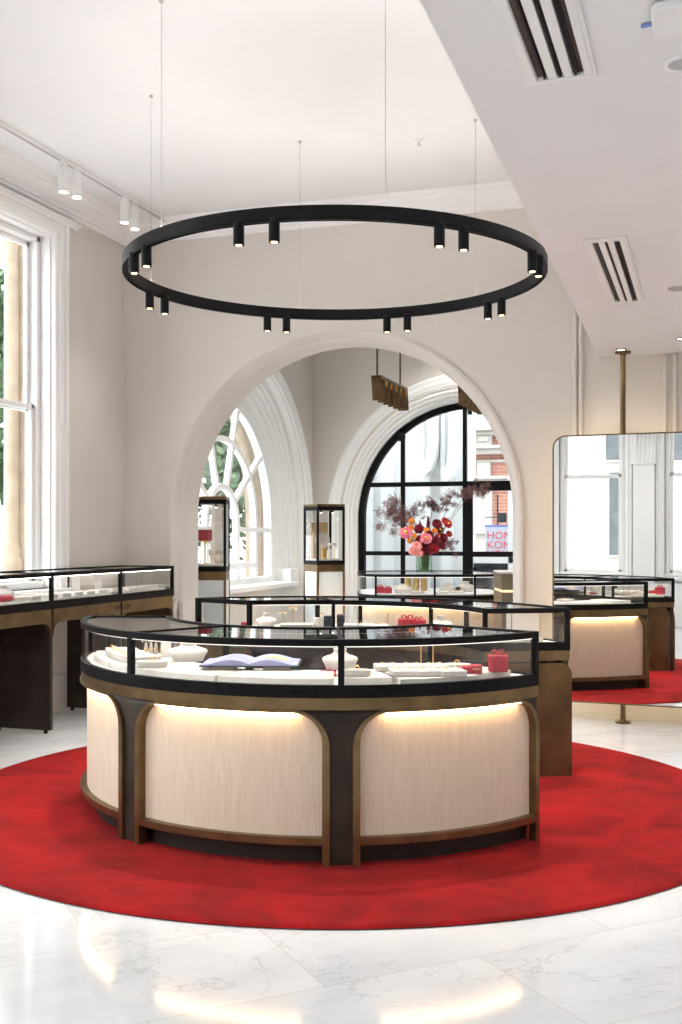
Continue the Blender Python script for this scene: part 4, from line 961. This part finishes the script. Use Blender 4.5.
# ------------------------------------------------------------------ tower cases in the bay
def tower(xc,zc,rot,side,label):
    x,y=cam(xc,zc); t=empty('tower_display_case',(x,y,0),label,'display case','bronze tower display cases'); h=side/2; b=.024
    ca,sa=cos(rot),sin(rot)
    tf=lambda u,v,z:(x+u*ca-v*sa,y+u*sa+v*ca,z)
    def bx(m,*a): return m.box(*a,tf=tf)
    m=MB(); bx(m,-h,h,-h,h,1.81,1.84); m.build('cap','bronze',t,bevel=.003)
    m=MB(); bx(m,-h,h,-h,h,1.765,1.81); m.build('top_frame','black',t); m=MB(); bx(m,-h,h,-h,h,1.10,1.148); m.build('base_frame','black',t)
    for a in (-1,1):
        for c in (-1,1):
            m=MB(); bx(m,a*h-(b if a>0 else 0),a*h+(0 if a>0 else b),c*h-(b if c>0 else 0),c*h+(0 if c>0 else b),1.148,1.765); m.build('post','black',t)
            m=MB(); bx(m,a*h-(b if a>0 else 0),a*h+(0 if a>0 else b),c*h-(b if c>0 else 0),c*h+(0 if c>0 else b),0,1.015); m.build('leg','bronze',t)
    m=MB(); bx(m,-h,h,-h,h,1.015,1.10); m.build('fascia','bronze',t,bevel=.003)
    for q in ((-h+b,h-b,-h+.006,-h+.012),(-h+b,h-b,h-.012,h-.006)): m=MB(); bx(m,*q,1.148,1.765); m.build('glass_pane','glass',t,smooth=0)
    for q in ((-h+.006,-h+.012,-h+b,h-b),(h-.012,h-.006,-h+b,h-b)): m=MB(); bx(m,*q,1.148,1.765); m.build('glass_pane','glass',t,smooth=0)
    m=MB(); bx(m,-h+.008,h-.008,-h+.008,h-.008,.05,1.015); m.build('frosted_panel','frost',t)
    m=MB(); bx(m,-h+.04,h-.04,-h+.04,h-.04,1.148,1.168); m.build('deck','white',t,bevel=.004)
    for u in (-.08,.08):
        m=MB(); q=tf(u,-h*.4,0); m.cyl(q[0],q[1],1.735,1.765,.014,n=10); lm=m.build('case_lamp','black_matte',t)
        m=MB(); m.cyl(q[0],q[1],1.731,1.736,.011,n=10); m.build('lens','lamp_white',lm)
    return tf
zt_=13.6; xcn=(317.5-CX)/F*(zt_-.25)
rt=TH+radians(28); sd=.38
# near corner projects at column 317
cxo=(-.5*sd*(cos(radians(28))+sin(radians(28))*(-1)), 0)
tfR=tower(xcn+.5*sd*(cos(radians(28.6))-sin(radians(28.6))), zt_, rt, sd,'glass tower case with gold backboard in the corner between arched window and doorway')
m=MB(); m.box(-.13,.11,.10,.115,1.168,1.62,tf=tfR); q=tfR(0,.11,1.168); m.build('display_board','board',org=q,bevel=.004,label='tall gold backboard inside the corner tower case',cat='display board')
q=tfR(.0,.04,1.1685)
db=empty('necklace_disc',q,'round cream necklace disc on a stem in the corner tower case','necklace display')
m=MB(); m.tube([tfR(0,.035,1.40),tfR(0,.05,1.40)],[.10,.10],28); m.build('disc','white',db); m=MB(); m.cyl(q[0],q[1],1.1685,1.32,.012,n=12); m.build('stem','gold',db)
for u,v,hh,r_,lab in ((-.10,-.05,.23,.024,'tall white cylinder riser at the left of the corner tower case'),(.02,-.10,.12,.03,'short white cylinder riser at the front of the corner tower case')):
    q=tfR(u,v,1.1685); MB().lathe([(r_,0),(r_,hh-.004),(r_-.004,hh)],q,20).build('cylinder_riser','white',org=q,label=lab,cat='display riser')
q=tfR(.10,-.02,1.1685); ds=empty('display_stand',q,'small white table stand with gold legs in the corner tower case','display stand')
m=MB(); m.lathe([(.055,.165),(.058,.17),(.058,.19),(.054,.195)],q,22); m.build('top','white',ds)
for a in (0,2.1,4.2):
    m=MB(); m.cyl(q[0]+.035*cos(a),q[1]+.035*sin(a),q[2],q[2]+.166,.004,n=8); m.build('leg','gold',ds)
zt_=11.0
tfL=tower((209-CX)/F*zt_,zt_,TH,.38,'glass tower case beside the left jamb, against the far arched window')
q=tfL(-.04,.0,1.1685); hb_=empty('handbag_stand',q,'small red box raised on a gold stand in the left tower case','jewellery stand')
m=MB(); m.lathe([(.03,0),(.03,.008),(.008,.012),(.008,.2),(.02,.215),(.05,.225),(.05,.235)],q,18); m.build('stand','gold',hb_)
m=MB(); m.box(q[0]-.055,q[0]+.055,q[1]-.055,q[1]+.055,q[2]+.235,q[2]+.345); m.build('box','red_box',hb_,bevel=.005)
m=MB(); m.box(-.17,-.14,-.10,.16,1.1685,1.66,tf=tfL); q=tfL(-.15,.03,1.1685); m.build('display_board','white',org=q,bevel=.004,label='narrow pale board at the left side of the left tower case',cat='display board')
# ------------------------------------------------------------------ island case with the bouquet
ic=(1.03,13.02); HI=1.02
def ir(hw,hd,r,n=10): return [cam(ic[0]+a,ic[1]+b) for a,b in rrect(-hw,hw,-hd,hd,r,n)]
isl=empty('island_display_case',(*cam(*ic),0),'rounded glass island case carrying the bouquet, beyond the arch','display case')
hz=lambda z:(lambda a,b:(a,b,z))
HWI,HDI,RI=.83,.74,.42
def rim(z0,z1,o=0,w=.03,m_='black',nm='top_frame'):
    m=MB(); m.strip(ir(HWI-o,HDI-o,RI-o),ir(HWI-o-w,HDI-o-w,RI-o-w),hz(z0),hz(z1),closed=True); return m.build(nm,m_,isl,smooth=30)
rim(HI-.03,HI); 
m=MB(); m.prism(ir(HWI-.03,HDI-.03,RI-.03),hz(HI-.016),hz(HI-.006)); m.build('glass_top','top_glass',isl,smooth=20)
m=MB(); m.prism(ir(HWI,HDI,RI),hz(.74),hz(.785)); m.build('base_frame','black',isl,smooth=20)
m=MB(); m.prism(ir(HWI-.03,HDI-.03,RI-.03),hz(.785),hz(.797)); m.build('deck','deck',isl,smooth=20)
rim(.785,HI-.03,.008,.006,'glass','glass_pane')
for px in (376,434.7,475):
    x_=(px-CX)/F*12.3-ic[0]; yy=-HDI if abs(x_)<HWI-RI else -HDI+RI-sqrt(max(0,RI**2-(abs(x_)-HWI+RI)**2))
    c=cam(ic[0]+x_,ic[1]+yy+.012); MB().box(c[0]-.010,c[0]+.010,c[1]-.010,c[1]+.010,.785,HI-.03).build('post','black',isl)
c=cam(ic[0]+HWI-.012,ic[1]+.1); MB().box(c[0]-.010,c[0]+.010,c[1]-.010,c[1]+.010,.785,HI-.03).build('post','black',isl)
m=MB(); m.prism(ir(HWI-.01,HDI-.01,RI-.01),hz(.69),hz(.74)); m.build('fascia','fascia',isl,smooth=20)
m=MB(); m.prism(ir(HWI-.06,HDI-.06,RI-.06),hz(0),hz(.69)); m.build('base','fabric',isl,smooth=20)
m=MB(); m.strip(ir(HWI-.012,HDI-.012,RI-.012),ir(HWI-.04,HDI-.04,RI-.04),hz(.684),hz(.6895),closed=True); m.build('led_strip','led',isl,smooth=20)
rim(HI-.035,HI-.0305,.012,.012,'case_led','case_led')
ZI=.7975
def isp(px,z): xx=(px-CX)/F*z; c=cam(xx,z); return (c[0],c[1],ZI)
GIFT.put(isp(380,12.62),T,'red gift box at the left of the island case below the bouquet',scale=(.95,.9,.9)); GIFT.put(isp(388,12.55),T+.2,'second red gift box beside the first in the island case',scale=(.85,.85,.8))
BUST.put(isp(403,12.65),T,'white necklace bust left of centre in the island case',scale=(1.2,1,1)); BUST.put(isp(448,12.75),T+.2,'white necklace bust just right of the island case middle post',scale=(1.1,1,1.15)); BUST.put(isp(466,12.9),T,'white necklace bust near the right end of the island case',scale=(1.1,1,1.2))
OVAL.put(isp(417,12.5),T,'oval white tray left of the island case middle post',scale=(1.3,1.2,1)); TRAY.put(isp(442,12.5),T,'white ring tray right of the island case middle post',scale=(1.3,1,1)); TRAY.put(isp(457,12.6),T,'white ring tray at the right end of the island case',scale=(1.2,1,1)); NAVY.put(isp(457,12.78),T,'navy jewellery box near the right end of the island case',scale=(1.1,1,.8))
for k,px in enumerate((408,416,424)):
    q=isp(px,13.15); MB().lathe([(.04,0),(.04,.15),(.036,.155)],q,20).build('cylinder_riser','board',org=q,label='%s of three gold cylinders at the back of the island case'%('left','middle','right')[k],cat='display riser',group='gold cylinders in the island case')
# ------------------------------------------------------------------ bouquet
VZ=12.8; vx=(424-CX)/F*VZ; vc=cam(vx,VZ)
va=empty('glass_vase',(vc[0],vc[1],HI),'clear cylinder vase holding the bouquet on the island case','vase')
m=MB(); m.lathe([(.092,HI+.001),(.096,HI+.004),(.096,HI+.235),(.09,HI+.235),(.09,HI+.012),(.001,HI+.012)],(vc[0],vc[1],0),32); m.build('vase_wall','vase',va,smooth=40)
def fp(px,py,dz=0): 
    z=VZ+dz; c=cam((px-CX)/F*z,z); return Vector((c[0],c[1],atZ(py,z)))
vb=Vector((vc[0],vc[1],HI+.03)); FR=random.Random(5)
def stem(m,p):
    d=Vector((FR.uniform(-.05,.05),FR.uniform(-.05,.05),0)); mid=Vector((vc[0],vc[1],HI+.25))+Vector((max(-.06,min(.06,(p.x-vc[0])*.25)),max(-.06,min(.06,(p.y-vc[1])*.25)),0))
    b=vb+d
    m.tube([b,b.lerp(mid,.6),mid,mid.lerp(p,.5)+Vector((0,0,.02)),p],.0035,6); return m
toC=Vector((SN,-CS,0)).normalized()
def petals(m,p,r,n,layers,face,cup=.5):
    f=face.normalized(); u=f.orthogonal().normalized(); w=f.cross(u)
    for L_ in range(layers):
        k=L_/(max(1,layers-1)); rr_=r*(1-.55*k); lift=r*(.05+.55*k)
        for i in range(n):
            a=2*pi*(i+.5*L_)/n+FR.uniform(-.12,.12); d=u*cos(a)+w*sin(a); s_=f.cross(d)
            hw=rr_*sin(pi/n)*1.35
            b=p+f*(lift*.3); c=p+d*rr_*.6+f*(lift*.4); e_=p+d*rr_+f*(lift*(.5+cup))
            m.add([b,c-s_*hw,e_-s_*hw*.55,e_+f*.004+d*.006,e_+s_*hw*.55,c+s_*hw],[(0,1,2,3),(0,3,4,5)])
def flower(kind,px,py,r,dz,matn,label,n=9,layers=4,centre=None,face=None,group=None):
    p=fp(px,py,dz); o=empty(kind,(vc[0],vc[1],HI+.03),label,'flower',group)
    m=MB(); stem(m,p); m.build('stem','stem',o)
    fc=(face or (toC*1+Vector(((p.x-vc[0])*1.2,(p.y-vc[1])*.5,.45))))
    m=MB(); petals(m,p,r,n,layers,fc); m.build('petals',matn,o,smooth=60)
    if centre: m=MB(); q=p+fc.normalized()*r*.45; m.ball(q,r*.28,10,6); m.build('centre',centre,o)
    return o
flower('pink_peony',406,533,.075,-.12,'pink','large pink flower with yellow centre, leftmost in the bouquet',11,4,'yellow')
flower('pink_peony',426,538.5,.068,-.17,'pink','pink flower with yellow centre, low in the middle of bouquet',11,4,'yellow')
for px,py,dz,r_,lab in ((411.5,521,-.05,.036,'orange pompom flower at the top left of the bouquet'),(411,528,-.10,.034,'orange pompom flower just above the large pink flower'),(414,536,-.14,.034,'orange pompom between the two pink flowers'),(410,541,-.13,.032,'lowest orange pompom flower, under the large pink flower'),(426.5,530,-.12,.032,'orange pompom above the middle pink flower'),(434.5,531,-.12,.032,'rightmost orange pompom in the bouquet')):
    flower('orange_pompom',px,py,r_,dz,'orange',lab,12,6)
flower('burgundy_dahlia',425,547,.068,-.16,'burg','dark burgundy dahlia low at the vase rim, left one',13,5); flower('burgundy_dahlia',434,548,.065,-.14,'crimson','crimson dahlia low at the vase rim, right one',13,5); flower('burgundy_dahlia',431,541,.055,-.1,'burg','dark burgundy dahlia above the crimson one',13,5); flower('burgundy_dahlia',439,537,.045,-.08,'crimson','crimson dahlia at the right side of the bouquet',12,5,'yellow')
flower('burgundy_dahlia',419,529,.06,-.06,'burg','dark burgundy dahlia between the orange flowers',13,5)
flower('crimson_lily',448,524,.050,-.06,'crimson','crimson lily highest on the right of the bouquet',6,2,'yellow'); flower('crimson_lily',445,521,.042,-.0,'crimson','crimson lily behind the highest right one',6,2); flower('crimson_lily',449,534,.038,-.04,'crimson','small crimson lily low on the right of the bouquet',6,2); flower('crimson_lily',440,530,.045,-.02,'burg','dark red lily beside the right orange pompom',6,2,'yellow')
flower('blush_lily',417,546,.055,-.18,'blush','blush pink lily left of the vase rim',6,2); flower('blush_lily',413,551,.05,-.18,'blush','blush pink lily drooping lowest beside the vase',6,2); flower('blush_lily',419,553,.045,-.19,'blush','blush pink lily drooping in front of vase rim',6,2)
def spike(px0,py0,px1,py1,dz,matn,label,r_=.03,n=60):
    a,b=fp(px0,py0,dz),fp(px1,py1,dz); o=empty('flower_spike',(vc[0],vc[1],HI+.03),label,'flower')
    m=MB(); stem(m,a); m.tube([a,b],[.004,.002],6); m.build('stem','stem',o); m=MB()
    for i in range(n):
        t=i/n; p=a.lerp(b,t); d=Vector((FR.gauss(0,1),FR.gauss(0,1),FR.gauss(0,.5))).normalized()*r_*(1-.75*t)
        petals(m,p+d*.5,r_*.6*(1-.5*t),5,1,d,.3)
    m.build('petals',matn,o,smooth=60)
for k,(px,py,dz,mt,lab) in enumerate(((429,535,-.13,'burg','dark burgundy dahlia between the two right orange pompoms'),(436,541,-.13,'burg','dark burgundy dahlia right of the middle pink flower'),(420,540,-.11,'burg','dark burgundy dahlia between the two pink flowers'),(443,538,-.09,'burg','dark burgundy dahlia at the lower right edge of bouquet'),(437,524,-.03,'burg','dark burgundy dahlia under the smoke bush at top right'),(428,551,-.17,'burg','dark burgundy dahlia hanging over the vase rim'),(441,545,-.11,'burg','dark burgundy dahlia lowest on the right side'))):
    flower('burgundy_dahlia',px,py,.058,dz,mt,lab,13,5)
spike(428,534,428.5,517,-.04,'burg','dark burgundy flower spike standing at the top of bouquet',.035); spike(443,546,440,527,-.0,'burg','dark red flower spike behind the right dahlias',.03); spike(420,531,420,521,.0,'crimson','short crimson spike behind the burgundy dahlia',.03,30)
def smoke(c,label,axis,L_,wd,n=900):
    p0=fp(*c); p1=fp(c[0]+axis[0],c[1]+axis[1],c[2]); o=empty('smoke_bush_spray',(vc[0],vc[1],HI+.03),label,'foliage')
    m=MB(); stem(m,p0); m.tube([p0,p1],[.004,.002],5)
    for k in range(18):
        t=FR.random(); q=p0.lerp(p1,t); d=Vector((FR.gauss(0,1),FR.gauss(0,.6),FR.gauss(.3,1))).normalized()*wd*FR.uniform(.5,1); m.tube([q,q+d],.0012,4)
    m.build('stem','mauve',o); m=MB()
    cl=[(p0.lerp(p1,FR.random()**.8)+Vector((FR.gauss(0,1),FR.gauss(0,.6),FR.gauss(0,1)))*wd*.55, wd*FR.uniform(.22,.5)) for _ in range(16)]
    for i in range(n):
        b,r_=cl[i%16]; p=b+Vector((FR.gauss(0,1),FR.gauss(0,1),FR.gauss(0,1)))*r_*.55; s_=FR.uniform(.004,.0085)
        u=Vector((FR.gauss(0,1),FR.gauss(0,1),FR.gauss(0,1))).normalized()*s_; w=u.orthogonal().normalized()*s_*.8; v=u.cross(w).normalized()*s_
        m.add([p+u,p-u*.6+w,p-u*.6-w*.5+v*.8,p-u*.6-w*.5-v*.8],[(0,1,2),(0,2,3),(0,3,1),(1,3,2)])
    m.build('blossom_haze','mauve',o,smooth=0)
smoke((404,520,.0),'wide mauve smoke bush spray at the left of the bouquet',(-16,-2),.2,.13,2600)
smoke((398,512,.05),'upper mauve smoke bush spray on the left of bouquet',(-4,-6),.2,.12,1600)
smoke((413,514,.08),'mauve smoke bush spray above the orange pompoms',(4,-6),.2,.085,700)
smoke((432,511,.08),'mauve smoke bush spray standing at top centre of bouquet',(1,-10),.2,.08,1000)
smoke((445,514,.1),'mauve smoke bush spray reaching up right of centre',(6,-22),.2,.09,1000)
smoke((462,500,.1),'mauve smoke bush spray in front of the door frame post',(4,-10),.2,.09,900)
smoke((470,494,.1),'longest mauve smoke bush spray, farthest right of bouquet',(20,-4),.2,.10,1100)
smoke((445,545,.05),'mauve smoke bush spray drooping low on the right of bouquet',(8,3),.2,.09,700)
# ------------------------------------------------------------------ reception desk beyond the arch
dx,dz_=1.68,11.5; rk=empty('reception_desk',(*cam(dx+.5,dz_+.3),0),'plain bronze desk with warm light groove beyond the arch, right side','desk')
tfD=lambda u,v,z:(*cam(dx+u,dz_+v),z)
m=MB(); m.box(0,1.0,0,.6,0,.86,tf=tfD); m.build('desk_body','desk',rk,bevel=.004); m=MB(); m.box(.01,.99,.012,.6,.86,.885,tf=tfD); m.build('light_groove','groove',rk); m=MB(); m.box(0,1.0,0,.6,.885,1.055,tf=tfD); m.build('desk_upper','desk',rk,bevel=.004); m=MB(); m.box(-.004,1.004,-.004,.604,1.055,1.075,tf=tfD); m.build('desk_top','white',rk,bevel=.003)
# ------------------------------------------------------------------ bronze fin pendants
def pendant(x,y0,y1,zt,h,label):
    p=empty('bronze_pendant',(x,(y0+y1)/2,zt),label,'pendant light','bronze fin pendants beyond the arch')
    m=MB(); m.box(x-.055,x+.055,y0,y1,zt-.035,zt); m.build('top_rail','fin',p,bevel=.004)
    n=11
    for k in range(n):
        y=lerp(y0+.03,y1-.03,k/(n-1)); s_=.05*(-1 if k%2 else 1)
        m=MB(); m.prism([(-.06,zt-.03),(.06,zt-.03),(.06,zt-h),(-.06,zt-h)],lambda u,z:(x+u,y-.006+s_*(zt-z)/h*1.0,z),lambda u,z:(x+u,y+.006+s_*(zt-z)/h,z)); m.build('fin','fin',p)
    m=MB(); 
    for k in range(5): m.cyl(x,lerp(y0+.12,y1-.12,k/4),zt-.11,zt-.035,.022,n=10)
    m.build('bulb','bulb',p)
    for y in (y0+.04,y1-.12): m=MB(); m.cyl(x,y,zt,ZC,.010,n=10); m.build('rod','fin',p)
pendant(-3.25,10.85,11.9,3.105,.25,'bronze fin pendant hanging on two rods inside the arch, fully visible one')
pendant(-2.55,11.8,12.85,3.10,.21,'bronze fin pendant cut off by the arch edge, right one')
# ------------------------------------------------------------------ camera, light, render settings
sc=bpy.context.scene
cd=bpy.data.cameras.new('camera'); co=bpy.data.objects.new('camera',cd); COL.objects.link(co); sc.camera=co
co.location=(0,0,EYE); co.rotation_euler=(pi/2,0,TH); cd.sensor_fit='VERTICAL'; cd.sensor_height=24; cd.lens=24*F/1024; cd.shift_y=(HY-512)/1024; cd.clip_start=.05; cd.clip_end=200
w=bpy.data.worlds.new('sky'); sc.world=w; w.use_nodes=True; N=w.node_tree.nodes; L=w.node_tree.links
bg=N['Background']; tc=N.new('ShaderNodeTexCoord'); sx=N.new('ShaderNodeSeparateXYZ'); cr=N.new('ShaderNodeValToRGB'); nz=N.new('ShaderNodeTexNoise'); nz.inputs['Scale'].default_value=2.5
cr.color_ramp.elements[0].color=(1,1,1,1); cr.color_ramp.elements[1].color=(.84,.92,1,1); cr.color_ramp.elements[0].position=0; cr.color_ramp.elements[1].position=.9
L.new(tc.outputs['Generated'],sx.inputs[0]); L.new(sx.outputs['Z'],cr.inputs['Fac']); L.new(cr.outputs['Color'],bg.inputs['Color']); bg.inputs['Strength'].default_value=2.6
def area(name,loc,rot,sx_,sy_,en,col):
    ld=bpy.data.lights.new(name,'AREA'); ld.shape='RECTANGLE'; ld.size=sx_; ld.size_y=sy_; ld.energy=en; ld.color=col
    o=bpy.data.objects.new(name,ld); COL.objects.link(o); o.location=loc; o.rotation_euler=rot; return o
sc.view_settings.view_transform='Standard'; sc.view_settings.look='None'; sc.view_settings.gamma=1; sc.view_settings.use_curve_mapping=False
sd_=bpy.data.lights.new('sun','SUN'); sd_.energy=4; sd_.angle=radians(60); sd_.color=(1,.97,.93)
so=bpy.data.objects.new('sun',sd_); COL.objects.link(so); so.rotation_euler=Vector((.72,.42,-.55)).to_track_quat('-Z','Y').to_euler()
sc.view_settings.exposure=0.57
